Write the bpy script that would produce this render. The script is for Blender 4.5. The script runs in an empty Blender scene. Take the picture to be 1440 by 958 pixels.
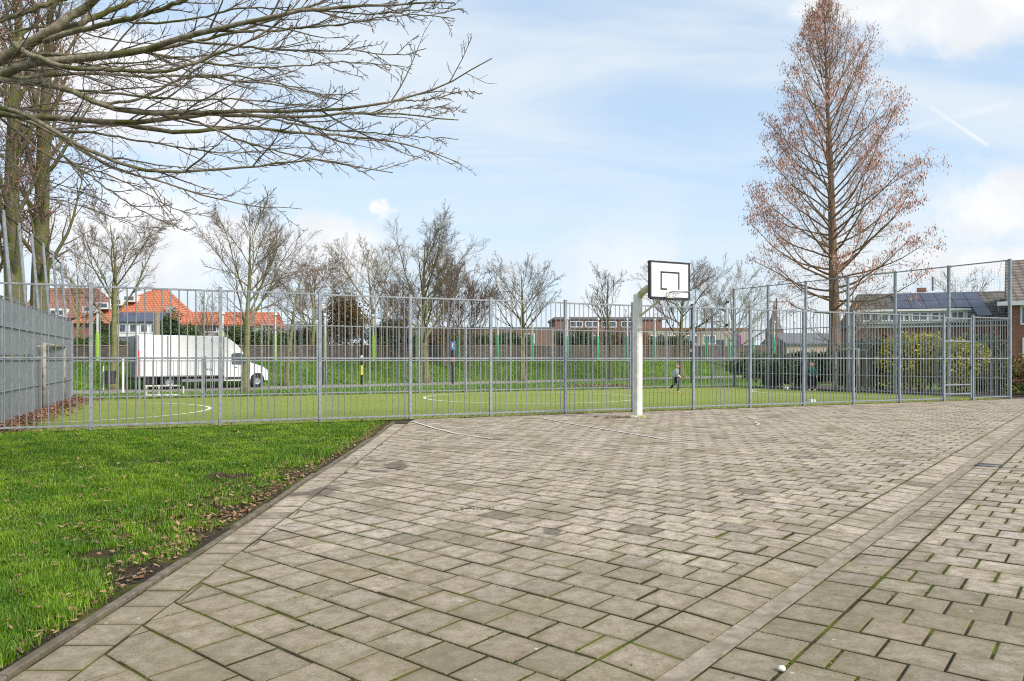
import bpy, math, random
import numpy as np
from mathutils import Vector
R = math.radians
rng = np.random.default_rng(7)
random.seed(7)
sc = bpy.context.scene
C = sc.collection

# ------------------------------------------------------------------ camera
F, YH, H0 = 1040.0, 505.0, 1.47          # focal length and horizon in photograph pixels, eye height in metres
cam_d = bpy.data.cameras.new("camera")
cam = bpy.data.objects.new("camera", cam_d)
C.objects.link(cam)
cam.location = (0, 0, H0)
cam.rotation_euler = (R(90), 0, 0)
cam_d.sensor_width = 36
cam_d.lens = F / 1440 * 36
cam_d.shift_y = (YH - 479) / 1440
cam_d.clip_end = 3000
cam_d.clip_start = 0.05
sc.camera = cam

# ------------------------------------------------------------------ sky, sun, exposure
SUN_EL, SUN_AZ = 38.0, 128.0             # azimuth clockwise from +Y (the view direction)
sc.view_settings.view_transform = 'Standard'
sc.view_settings.look = 'None'
sc.view_settings.gamma = 1.0
sc.view_settings.exposure = 1.2
sc.view_settings.use_curve_mapping = False
sc.cycles.filter_width = 1.1
sc.cycles.use_denoising = False
world = bpy.data.worlds.new("World")
sc.world = world
world.use_nodes = True


class NT:
    """tiny helper around a node tree"""
    def __init__(self, tree):
        self.t = tree
        self.n = tree.nodes
        self.l = tree.links

    def node(self, typ, props=None, **ins):
        n = self.n.new(typ)
        for k, v in (props or {}).items():
            setattr(n, k, v)
        for k, v in ins.items():
            self.set(n, k, v)
        return n

    def set(self, n, key, v):
        key = key.replace('_', ' ') if isinstance(key, str) and key not in n.inputs else key
        if isinstance(key, str) and len(key) == 2 and key[0] == 'i' and key[1].isdigit():
            s = n.inputs[int(key[1])]
        else:
            s = n.inputs[key]
        if isinstance(v, bpy.types.NodeSocket):
            self.l.new(v, s)
        else:
            if s.type == 'RGBA' and len(v) == 3:
                v = (*v, 1)
            s.default_value = v

    def math(self, op, a, b=None, clamp=False):
        n = self.n.new('ShaderNodeMath')
        n.operation = op
        n.use_clamp = clamp
        self.set(n, 'i0', a)
        if b is not None:
            self.set(n, 'i1', b)
        return n.outputs[0]

    def vmath(self, op, a, b=None):
        n = self.n.new('ShaderNodeVectorMath')
        n.operation = op
        self.set(n, 'i0', a)
        if b is not None:
            self.set(n, 'i1', b)
        return n.outputs['Value'] if op in ('LENGTH', 'DOT_PRODUCT', 'DISTANCE') else n.outputs[0]

    def noise(self, vec, scale, detail=4, rough=0.55, dist=0.0):
        n = self.n.new('ShaderNodeTexNoise')
        if vec is not None:
            self.l.new(vec, n.inputs['Vector'])
        n.inputs['Scale'].default_value = scale
        n.inputs['Detail'].default_value = detail
        n.inputs['Roughness'].default_value = rough
        n.inputs['Distortion'].default_value = dist
        return n.outputs['Fac'] if 'Fac' in n.outputs else n.outputs[0]

    def ramp(self, x, a, b, lo=0.0, hi=1.0, smooth=True):
        n = self.n.new('ShaderNodeMapRange')
        n.interpolation_type = 'SMOOTHSTEP' if smooth else 'LINEAR'
        self.set(n, 0, x)
        n.inputs[1].default_value = a
        n.inputs[2].default_value = b
        n.inputs[3].default_value = lo
        n.inputs[4].default_value = hi
        return n.outputs[0]

    def mix(self, f, a, b, blend='MIX'):
        n = self.n.new('ShaderNodeMix')
        n.data_type = 'RGBA'
        n.blend_type = blend
        self.set(n, 0, f)
        for idx, v in ((6, a), (7, b)):
            self.set(n, idx, v)
        return n.outputs[2]


def sky_dir(px, py):
    v = Vector(((px - 720) / F, 1.0, (YH - py) / F)).normalized()
    return v


wt = NT(world.node_tree)
wt.n.clear()
wo = wt.node('ShaderNodeOutputWorld')
bg = wt.node('ShaderNodeBackground')
bg.inputs['Strength'].default_value = 0.102
sky = wt.node('ShaderNodeTexSky', dict(sky_type='NISHITA', sun_disc=False, sun_elevation=R(SUN_EL), sun_rotation=R(SUN_AZ),
                                       air_density=1.0, dust_density=0.6, ozone_density=1.0))
tc = wt.node('ShaderNodeTexCoord')
d = tc.outputs['Generated']
sep = wt.node('ShaderNodeSeparateXYZ', None, i0=d)
el = sep.outputs['Z']
CLOUD = (4.4, 4.42, 4.45)
skyc = sky.outputs[0]
# thin veil of cirrus, stretched across the dome
den = wt.math('ADD', wt.math('MAXIMUM', el, 0.0), 0.22)
cx = wt.math('DIVIDE', sep.outputs['X'], den)
cy = wt.math('DIVIDE', sep.outputs['Y'], den)
comb = wt.node('ShaderNodeCombineXYZ', None, X=cx, Y=cy, Z=0.0)
mp = wt.node('ShaderNodeMapping', None, Vector=comb.outputs[0], Rotation=(0, 0, R(24)), Scale=(0.55, 1.6, 1))
veil = wt.noise(mp.outputs[0], 1.5, 7, 0.55, 0.6)
veilf = wt.ramp(veil, 0.36, 0.70, 0.22, 0.94)
blue = wt.mix(0.55, skyc, (2.15, 3.05, 4.05))
c1 = wt.mix(veilf, blue, (3.45, 3.82, 4.12))
# pale air low over the horizon
hz = wt.ramp(el, -0.02, 0.34, 0.70, 0.0)
c2 = wt.mix(hz, c1, (3.15, 3.68, 4.12))
# cumulus: a bank low over the roofs, and some single heaps
nz = wt.noise(d, 5.5, 8, 0.58, 0.2)
fine = wt.noise(d, 17.0, 6, 0.6)
tiny = wt.noise(d, 60.0, 5, 0.6)
bank = wt.math('MULTIPLY', wt.ramp(nz, 0.45, 0.56), wt.ramp(el, 0.24, 0.09))
bank = wt.math('MULTIPLY', bank, 0.6)
tot = bank
for (px, py, rx, ry) in ((455, 352, 95, 52), (534, 293, 17, 15), (1405, 285, 110, 62), (1390, 15, 110, 45), (1240, 2, 130, 22),
                         (150, 330, 210, 85), (330, 330, 90, 40), (1350, 372, 120, 30), (80, 120, 260, 80), (300, 150, 90, 40)):
    c = sky_dir(px, py)
    dv = wt.vmath('SUBTRACT', d, tuple(c))
    dv = wt.vmath('MULTIPLY', dv, (F / rx, F / rx, F / ry))
    ln = wt.vmath('LENGTH', dv)
    ln = wt.math('ADD', ln, wt.math('MULTIPLY', wt.math('SUBTRACT', fine, 0.5), 1.5))
    ln = wt.math('ADD', ln, wt.math('MULTIPLY', wt.math('SUBTRACT', nz, 0.5), 1.8))
    if rx < 60:
        ln = wt.math('ADD', ln, wt.math('MULTIPLY', wt.math('SUBTRACT', tiny, 0.5), 2.6))
    soft = 0.3 if rx < 60 else 0.35
    m = wt.ramp(ln, 1.1, soft)
    tot = wt.math('MAXIMUM', tot, m)
shade = wt.mix(wt.ramp(wt.noise(d, 11.0, 5, 0.6), 0.35, 0.65), (3.75, 3.85, 4.0), CLOUD)
c3 = wt.mix(wt.math('MULTIPLY', tot, 0.96), c2, shade)
# two old contrails
a, b = sky_dir(1310, 150), sky_dir(1392, 206)
for (p, q, w, amt) in (((1305, 148), (1394, 208), 0.0030, 0.5), ((1180, 205), (1440, 140), 0.006, 0.22)):
    A, B = sky_dir(*p), sky_dir(*q)
    nrm = A.cross(B).normalized()
    mid = (A + B).normalized()
    half = (A - mid).length
    off = wt.math('ABSOLUTE', wt.vmath('DOT_PRODUCT', d, tuple(nrm)))
    m = wt.math('MULTIPLY', wt.ramp(off, w, w * 0.2), wt.ramp(wt.vmath('DISTANCE', d, tuple(mid)), half, half * 0.8))
    m = wt.math('MULTIPLY', m, wt.ramp(wt.noise(d, 22.0, 3), 0.3, 0.6, 0.5, 1.0))
    c3 = wt.mix(wt.math('MULTIPLY', m, amt), c3, CLOUD)
wt.set(bg, 'Color', c3)
wt.l.new(bg.outputs[0], wo.inputs[0])

sun_d = bpy.data.lights.new("sun", 'SUN')
sun_d.energy = 2.0
sun_d.angle = R(22)
sun_d.color = (1.0, 0.93, 0.82)
sun = bpy.data.objects.new("sun", sun_d)
C.objects.link(sun)
sdir = Vector((math.sin(R(SUN_AZ)) * math.cos(R(SUN_EL)), math.cos(R(SUN_AZ)) * math.cos(R(SUN_EL)), math.sin(R(SUN_EL))))
sun.rotation_euler = (-sdir).to_track_quat('-Z', 'Y').to_euler()
sun.location = (5, -5, 30)


# ------------------------------------------------------------------ materials
def mat(name, c1, c2=None, scale=6.0, rough=0.75, lo=0.35, hi=0.65, bump=0.0, bscale=None, metal=0.0, island=None, detail=5,
        third=None, third_scale=1.5, tlo=0.55, thi=0.7, coords='Object', stretch=None, spec=0.3, attr=None):
    m = bpy.data.materials.new(name)
    m.use_nodes = True
    t = NT(m.node_tree)
    t.n.clear()
    out = t.node('ShaderNodeOutputMaterial')
    p = t.node('ShaderNodeBsdfPrincipled')
    t.l.new(p.outputs[0], out.inputs[0])
    co = t.node('ShaderNodeTexCoord').outputs[coords]
    if stretch:
        co = t.node('ShaderNodeMapping', None, Vector=co, Scale=stretch).outputs[0]
    col = None
    if c2 is None:
        p.inputs['Base Color'].default_value = (*c1, 1)
        c2 = c1
    nz = t.noise(co, scale, detail, 0.6)
    col = t.mix(t.ramp(nz, lo, hi), c1, c2)
    if third:
        n3 = t.noise(co, third_scale, 5, 0.65)
        col = t.mix(t.ramp(n3, tlo, thi), col, third)
    if island:
        g = t.node('ShaderNodeNewGeometry')
        col = t.mix(t.math('MULTIPLY', g.outputs['Random Per Island'], island[1]), col, island[0])
    if attr:
        at = t.node('ShaderNodeAttribute', dict(attribute_name=attr))
        col = t.mix(1.0, col, at.outputs['Color'], 'MULTIPLY')
    t.set(p, 'Base Color', col)
    p.inputs['Roughness'].default_value = rough
    p.inputs['Metallic'].default_value = metal
    p.inputs['Specular IOR Level'].default_value = spec
    if bump:
        b = t.node('ShaderNodeBump', None, Strength=bump, Height=t.noise(co, bscale or scale * 3, 6, 0.65), Distance=0.02)
        t.l.new(b.outputs[0], p.inputs['Normal'])
    return m


M = {}
M['goal'] = mat('rusty_goal_paint', (.36, .34, .30), (.24, .215, .18), 5, .7, third=(.16, .09, .05), third_scale=3.5, tlo=.52, thi=.62)
M['twig_rust'] = mat('rusty_twig', (.28, .18, .13), (.40, .28, .21), 3, .95)
M['galv'] = mat('galvanised_steel', (.22, .235, .26), (.31, .33, .36), 9, .48, metal=.25)
M['galv_bars'] = mat('galvanised_bars', (.20, .205, .22), (.28, .285, .305), 9, .5, metal=.15)
M['galv_blue'] = mat('weathered_steel', (.215, .245, .275), (.295, .325, .355), 7, .5, metal=.2)
M['sheet'] = mat('wall_sheet', (.20, .22, .24), (.25, .27, .29), 3.5, .6, bump=.1, third=(.17, .19, .205), third_scale=1.1)
M['white_old'] = mat('worn_white_paint', (.78, .76, .70), (.62, .6, .52), 4, .6, third=(.33, .34, .18), third_scale=2.2, tlo=.60, thi=.72)
M['white_moss'] = mat('mossy_white_paint', (.62, .58, .42), (.40, .40, .20), 5, .8, third=(.22, .25, .09), third_scale=3, tlo=.5, thi=.65)
M['white'] = mat('white_paint', (.80, .80, .80), (.74, .74, .75), 3, .4)
M['truck_white'] = mat('vehicle_white', (.84, .84, .83), (.77, .77, .76), 1.5, .3, third=(.60, .58, .54), third_scale=.9, tlo=.58, thi=.8, stretch=(1, 1, .3))
M['black'] = mat('black_paint', (.02, .02, .022), (.04, .04, .045), 6, .5)
M['rubber'] = mat('tyre_rubber', (.018, .018, .018), (.03, .03, .03), 8, .85)
M['dark_plastic'] = mat('dark_plastic', (.03, .032, .035), (.05, .05, .055), 5, .6)
M['glass'] = mat('window_glass', (.05, .065, .08), (.12, .15, .18), 1.2, .08, spec=.6)
M['solar'] = mat('solar_panel', (.045, .052, .085), (.07, .08, .12), 1.3, .2, spec=.6)
M['red'] = mat('red_reflective_tape', (.6, .06, .05), (.5, .05, .05), 4, .5)
M['red_white'] = mat('red_paint', (.62, .06, .10), None, 4, .5)
M['blue'] = mat('blue_sign', (.05, .18, .45), None, 4, .5)
M['yellow'] = mat('yellow_paint', (.75, .62, .12), None, 4, .5)
M['lime'] = mat('lime_paint', (.36, .58, .07), (.42, .62, .1), 3, .5)
M['green_paint'] = mat('green_paint', (.07, .40, .17), (.1, .46, .22), 3, .5)
M['bark'] = mat('mossy_bark', (.10, .085, .06), (.20, .175, .12), 14, .95, bump=.6, bscale=40, third=(.12, .135, .03), third_scale=3.5, tlo=.42, thi=.62)
M['bark_limb'] = mat('foreground_bark', (.17, .14, .095), (.32, .275, .20), 16, .9, bump=.5, bscale=60, third=(.105, .11, .025), third_scale=3.0, tlo=.43, thi=.62)
M['twig_fore'] = mat('foreground_twig', (.13, .10, .085), (.22, .18, .155), 10, .9)
M['bark_green'] = mat('algae_bark', (.15, .15, .06), (.23, .22, .10), 5, .95, third=(.11, .085, .055), third_scale=1.6, tlo=.5, thi=.65, bump=.4, bscale=20)
M['twig'] = mat('grey_twig', (.125, .093, .07), (.195, .152, .115), 3, .95)
M['twig_red'] = mat('red_brown_twig', (.15, .095, .075), (.22, .15, .12), 3, .95)
M['twig_pale'] = mat('pale_twig', (.27, .235, .17), (.36, .32, .24), 3, .95)
M['bark_red'] = mat('fibrous_red_bark', (.16, .10, .065), (.25, .17, .11), 7, .95, stretch=(1, 1, .15), bump=.9, bscale=18, third=(.15, .15, .06), third_scale=.5, tlo=.5, thi=.65)
M['needle_rust'] = mat('rusty_needles', (.52, .265, .20), (.62, .39, .31), 2, .95, island=((.31, .145, .115), .6))
M['leaf_copper'] = mat('copper_leaves', (.28, .135, .085), (.42, .235, .16), 3, .9, island=((.15, .065, .045), .8))
M['leaf_litter'] = mat('dry_leaf', (.30, .175, .09), (.50, .34, .19), 5, .9, island=((.12, .055, .03), 1.0))
M['leaf_dark'] = mat('evergreen_leaves', (.025, .055, .02), (.06, .105, .035), 2.5, .7, island=((.09, .12, .05), .6))
M['leaf_green'] = mat('shrub_leaves', (.06, .10, .02), (.13, .18, .045), 2, .8, island=((.05, .07, .02), .7))
M['leaf_yellow'] = mat('yellow_shrub_leaves', (.55, .47, .05), (.26, .29, .05), 1.8, .8, island=((.16, .20, .035), .7))
M['leaf_brown'] = mat('brown_hedge_leaves', (.14, .085, .04), (.22, .14, .065), 2, .9, island=((.10, .09, .03), .8))
M['leaf_orange'] = mat('orange_hedge_leaves', (.34, .15, .06), (.16, .13, .035), 2.4, .9, island=((.08, .11, .03), .8))
M['roof_orange'] = mat('orange_roof_tiles', (.58, .155, .065), (.68, .21, .10), 4, .8, third=(.42, .13, .07), third_scale=.6)
M['roof_red'] = mat('old_red_roof_tiles', (.32, .13, .085), (.42, .18, .12), 4, .85, third=(.24, .11, .08), third_scale=.7)
M['roof_grey'] = mat('grey_slate_roof', (.13, .135, .15), (.19, .19, .205), 3, .7)
M['concrete'] = mat('concrete_kerb', (.22, .18, .13), (.34, .285, .22), 9, .9, bump=.3, bscale=60, third=(.22, .215, .15), third_scale=2.2)
M['kerb_old'] = mat('old_kerb', (.12, .098, .072), (.20, .165, .122), 12, .92, bump=.4, bscale=60, third=(.11, .095, .06), third_scale=2.6, tlo=.48, thi=.65)
M['asphalt'] = mat('path_surface', (.24, .22, .195), (.31, .285, .255), 1.2, .95)
M['wall_brown'] = mat('brown_retaining_wall', (.085, .07, .058), (.135, .11, .09), 2.2, .9, stretch=(1, 1, 2.5))
M['soil'] = mat('bare_soil', (.05, .036, .025), (.10, .072, .05), 14, 1, bump=.5)
M['line'] = mat('worn_court_line', (.60, .56, .49), (.45, .405, .34), 2.5, .85, lo=.4, hi=.8)
M['turf_line'] = mat('turf_line', (.66, .70, .50), (.74, .76, .6), 6, .9)
M['skin'] = mat('skin', (.60, .36, .27), (.64, .40, .30), 5, .5)
M['hair_fair'] = mat('fair_hair', (.36, .20, .10), (.44, .26, .14), 30, .7)
M['hair_red'] = mat('brown_hair', (.20, .085, .045), (.26, .12, .06), 30, .7)
M['jacket_pale'] = mat('pale_patterned_jacket', (.62, .64, .60), (.36, .40, .42), 22, .8, lo=.45, hi=.55)
M['navy'] = mat('navy_trousers', (.012, .014, .035), (.02, .022, .045), 9, .8)
M['green_top'] = mat('dark_green_sweater', (.02, .115, .085), (.03, .15, .11), 9, .85)
M['shoe_tan'] = mat('tan_shoe', (.55, .33, .2), None, 9, .7)
M['shoe_white'] = mat('white_shoe', (.75, .76, .68), None, 9, .6)
M['stone_white'] = mat('pale_stone', (.68, .62, .54), (.78, .73, .66), 20, .7)
M['dormer'] = mat('white_boarding', (.74, .74, .73), (.68, .68, .67), 3, .5)
M['pink'] = mat('magenta_paint', (.45, .03, .30), None, 4, .5)


def mat_brick(name, c1, c2, mortar, scale=1.0):
    m = bpy.data.materials.new(name)
    m.use_nodes = True
    t = NT(m.node_tree)
    p = m.node_tree.nodes['Principled BSDF']
    co = t.node('ShaderNodeTexCoord').outputs['Object']
    s = t.node('ShaderNodeSeparateXYZ', None, i0=co)
    u = t.math('ADD', s.outputs[0], t.math('MULTIPLY', s.outputs[1], .73))
    v = t.node('ShaderNodeCombineXYZ', None, X=u, Y=s.outputs[2])
    b = t.node('ShaderNodeTexBrick', None, Vector=v.outputs[0], Color1=c1, Color2=c2, Mortar=mortar, Scale=scale)
    b.inputs['Brick Width'].default_value = .22
    b.inputs['Row Height'].default_value = .075
    b.inputs['Mortar Size'].default_value = .008
    col = t.mix(t.ramp(t.noise(co, .9, 4), .35, .7, 0, .35), b.outputs[0], tuple(x * .7 for x in c1))
    t.set(p, 'Base Color', col)
    p.inputs['Roughness'].default_value = .9
    p.inputs['Specular IOR Level'].default_value = .2
    return m


M['brick'] = mat_brick('red_brick', (.27, .10, .07), (.34, .14, .10), (.30, .25, .21))
M['brick_brown'] = mat_brick('brown_brick', (.20, .105, .08), (.27, .15, .11), (.24, .2, .17))
M['brick_pale'] = mat_brick('pale_brick', (.40, .33, .27), (.46, .39, .32), (.42, .38, .33))


def mat_tiles(name, c1, c2):
    """dark pantiles: rows across, rolls down the slope (geometry runs along world X)"""
    m = bpy.data.materials.new(name)
    m.use_nodes = True
    t = NT(m.node_tree)
    p = m.node_tree.nodes['Principled BSDF']
    co = t.node('ShaderNodeTexCoord').outputs['Object']
    s = t.node('ShaderNodeSeparateXYZ', None, i0=co)
    v = t.node('ShaderNodeCombineXYZ', None, X=t.math('ADD', s.outputs[0], t.math('MULTIPLY', s.outputs[1], .2)),
               Y=t.math('MULTIPLY', s.outputs[2], 1.3))
    b = t.node('ShaderNodeTexBrick', None, Vector=v.outputs[0], Color1=c1, Color2=c2, Mortar=tuple(x * .45 for x in c1), Scale=1)
    b.offset = .5
    b.inputs['Brick Width'].default_value = .34
    b.inputs['Row Height'].default_value = .27
    b.inputs['Mortar Size'].default_value = .045
    col = t.mix(t.ramp(t.noise(co, 1.3, 5), .4, .7, 0, .4), b.outputs[0], (.21, .2, .15))
    t.set(p, 'Base Color', col)
    p.inputs['Roughness'].default_value = .85
    return m


M['roof_orange'] = mat_tiles('orange_roof_tiles', (.60, .165, .07), (.70, .22, .105))
M['roof_red'] = mat_tiles('old_red_roof_tiles', (.30, .125, .085), (.40, .18, .125))
M['pantile_dark'] = mat_tiles('dark_pantiles', (.085, .075, .065), (.15, .13, .115))
M['pantile_brown'] = mat_tiles('brown_pantiles', (.20, .165, .14), (.27, .225, .195))


def mat_paving(name, tint=(1, 1, 1)):
    m = bpy.data.materials.new(name)
    m.use_nodes = True
    t = NT(m.node_tree)
    p = m.node_tree.nodes['Principled BSDF']
    co = t.node('ShaderNodeTexCoord').outputs['Object']
    at = t.node('ShaderNodeAttribute', dict(attribute_name='tint')).outputs['Color']
    grain = t.noise(co, 95, 4, .8)
    mid = t.noise(co, 11, 6, .7)
    big = t.noise(co, 1.1, 4, .6)
    col = t.mix(t.ramp(mid, .28, .66), (.25, .20, .137), (.55, .462, .375))
    col = t.mix(1.0, col, at, 'MULTIPLY')
    col = t.mix(t.ramp(big, .44, .70, 0, .62), col, (.18, .142, .072))
    sp_ = t.node('ShaderNodeSeparateXYZ', None, i0=co)
    damp = t.math('ADD', t.ramp(sp_.outputs[1], 8.5, 3.0), t.math('MULTIPLY', t.math('SUBTRACT', t.noise(co, .7, 4), .5), 1.2))
    col = t.mix(t.ramp(damp, .25, .95, 0, .55), col, (.19, .155, .085))
    for (sx_, sy_, rx_, ry_) in ((-2.10, 8.2, .17, .42), (-2.35, 8.05, .16, .14), (-1.62, 10.25, .16, .42), (-1.5, 10.0, .10, .25), (-1.95, 10.7, .22, .12), (-1.75, 9.7, .13, .12), (.35, 6.3, .10, .14)):
        q_ = t.vmath('LENGTH', t.vmath('MULTIPLY', t.vmath('SUBTRACT', co, (sx_, sy_, 0)), (1 / rx_, 1 / ry_, 0)))
        q_ = t.math('ADD', q_, t.math('MULTIPLY', t.math('SUBTRACT', t.noise(co, 9.0, 4), .5), 1.3))
        col = t.mix(t.ramp(q_, 1.05, .75, 0, .72), col, (.085, .07, .05))
    gr2 = t.noise(co, 42, 5, .75)
    col = t.mix(t.ramp(gr2, .50, .66, 0, .40), col, (.13, .11, .065))
    col = t.mix(t.ramp(grain, .50, .66, 0, .62), col, (.12, .098, .068))
    col = t.mix(t.ramp(grain, .40, .28, 0, .45), col, (.58, .52, .43))
    # old lichen spots
    vor = t.node('ShaderNodeTexVoronoi', None, Vector=co, Scale=7.0)
    vor.inputs['Randomness'].default_value = 1
    spot = t.ramp(vor.outputs['Distance'], .10, .055)
    sel = t.ramp(t.noise(co, 2.0, 3), .48, .62)
    col = t.mix(t.math('MULTIPLY', t.math('MULTIPLY', spot, sel), .85), col, (.55, .54, .47))
    # blotchy wet or mossy dirt
    n4 = t.noise(co, 2.6, 7, .72, .4)
    col = t.mix(t.ramp(n4, .60, .72, 0, .62), col, (.095, .085, .062))
    t.set(p, 'Base Color', col)
    p.inputs['Roughness'].default_value = .82
    p.inputs['Specular IOR Level'].default_value = .35
    b = t.node('ShaderNodeBump', None, Strength=.6, Height=t.math('ADD', grain, t.math('MULTIPLY', mid, 1.2)), Distance=.006)
    t.l.new(b.outputs[0], p.inputs['Normal'])
    return m


M['paving'] = mat_paving('grey_concrete_slabs')
M['joint'] = mat('mossy_joint_soil', (.022, .018, .010), (.045, .036, .02), 60, 1, third=(.095, .115, .006), third_scale=1.5, tlo=.46, thi=.60, bump=.5, bscale=90)


def mat_grass(name, c1, c2, c3, soil, s1=1.0, s2=40.0, soil_lo=.62, soil_hi=.72):
    m = bpy.data.materials.new(name)
    m.use_nodes = True
    t = NT(m.node_tree)
    p = m.node_tree.nodes['Principled BSDF']
    co = t.node('ShaderNodeTexCoord').outputs['Object']
    col = t.mix(t.ramp(t.noise(co, s1, 6, .65), .35, .68), c1, c2)
    col = t.mix(t.ramp(t.noise(co, s2, 5, .75), .35, .7), col, c3)
    if soil:
        col = t.mix(t.ramp(t.noise(co, s1 * 1.7, 6, .7, .3), soil_lo, soil_hi), col, soil)
    t.set(p, 'Base Color', col)
    p.inputs['Roughness'].default_value = 1
    p.inputs['Specular IOR Level'].default_value = .1
    b = t.node('ShaderNodeBump', None, Strength=.7, Height=t.noise(co, s2 * 1.5, 5, .8), Distance=.05)
    t.l.new(b.outputs[0], p.inputs['Normal'])
    return m


M['lawn_soil'] = mat_grass('lawn_soil', (.06, .07, .016), (.075, .09, .02), (.075, .055, .03), (.085, .058, .036), 1.2, 50, .42, .6)
M['verge'] = mat_grass('verge_grass', (.12, .22, .03), (.17, .27, .045), (.09, .15, .025), (.15, .13, .065), .5, 14, .64, .74)
M['turf'] = mat_grass('artificial_turf', (.275, .325, .08), (.31, .355, .10), (.24, .29, .065), None, .35, 60)
M['field'] = mat_grass('field', (.07, .12, .025), (.10, .15, .035), (.06, .09, .02), None, .08, 3)


def mat_blade(name):
    m = bpy.data.materials.new(name)
    m.use_nodes = True
    t = NT(m.node_tree)
    t.n.clear()
    out = t.node('ShaderNodeOutputMaterial')
    at = t.node('ShaderNodeAttribute', dict(attribute_name='tint')).outputs['Color']
    dd = t.node('ShaderNodeBsdfDiffuse', None, Color=at)
    tr = t.node('ShaderNodeBsdfTranslucent', None, Color=at)
    gl = t.node('ShaderNodeBsdfGlossy', None, Roughness=.45)
    gl.inputs[0].default_value = (.6, .6, .6, 1)
    mx = t.node('ShaderNodeMixShader', None, i0=.35, i1=dd.outputs[0], i2=tr.outputs[0])
    mx2 = t.node('ShaderNodeMixShader', None, i0=.04, i1=mx.outputs[0], i2=gl.outputs[0])
    t.l.new(mx2.outputs[0], out.inputs[0])
    return m


M['blade'] = mat_blade('grass_blades')


# ------------------------------------------------------------------ mesh helpers
def G(px, py):
    """ground point (z = 0) seen at a photograph pixel"""
    Y = F * H0 / (py - YH)
    return np.array(((px - 720) / F * Y, Y, 0.0))


def at(px, py, Y):
    return np.array(((px - 720) / F * Y, Y, H0 + (YH - py) / F * Y))


def mesh_np(name, verts, quads=None, tris=None, m=None, parent=None, smooth=False, tint=None, mats=None, mat_idx=None):
    verts = np.asarray(verts, dtype=np.float32).reshape(-1, 3)
    if parent is not None:
        verts = verts - np.array(root_loc(parent), dtype=np.float32)
    me = bpy.data.meshes.new(name)
    me.vertices.add(len(verts))
    me.vertices.foreach_set('co', verts.ravel())
    nq = 0 if quads is None else len(quads)
    nt = 0 if tris is None else len(tris)
    idx = []
    if nq:
        idx.append(np.asarray(quads, dtype=np.int32).ravel())
    if nt:
        idx.append(np.asarray(tris, dtype=np.int32).ravel())
    idx = np.concatenate(idx)
    me.loops.add(len(idx))
    me.loops.foreach_set('vertex_index', idx)
    tot = np.concatenate([np.full(nq, 4, np.int32), np.full(nt, 3, np.int32)])
    st = np.concatenate([[0], np.cumsum(tot)[:-1]]).astype(np.int32)
    me.polygons.add(nq + nt)
    me.polygons.foreach_set('loop_start', st)
    me.polygons.foreach_set('loop_total', tot)
    if smooth:
        me.polygons.foreach_set('use_smooth', np.ones(nq + nt, dtype=bool))
    if tint is not None:
        a = me.color_attributes.new('tint', 'FLOAT_COLOR', 'POINT')
        t4 = np.ones((len(verts), 4), dtype=np.float32)
        t4[:, :3] = tint
        a.data.foreach_set('color', t4.ravel())
    me.update(calc_edges=True)
    for mm in (mats or [m]):
        me.materials.append(mm)
    if mat_idx is not None:
        me.polygons.foreach_set('material_index', np.asarray(mat_idx, dtype=np.int32))
    o = bpy.data.objects.new(name, me)
    C.objects.link(o)
    if parent is not None:
        o.parent = parent
    return o


def root_loc(o):
    while o.parent is not None:
        o = o.parent
    return tuple(o.location) if not o.get('_local') else (0, 0, 0)


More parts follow.
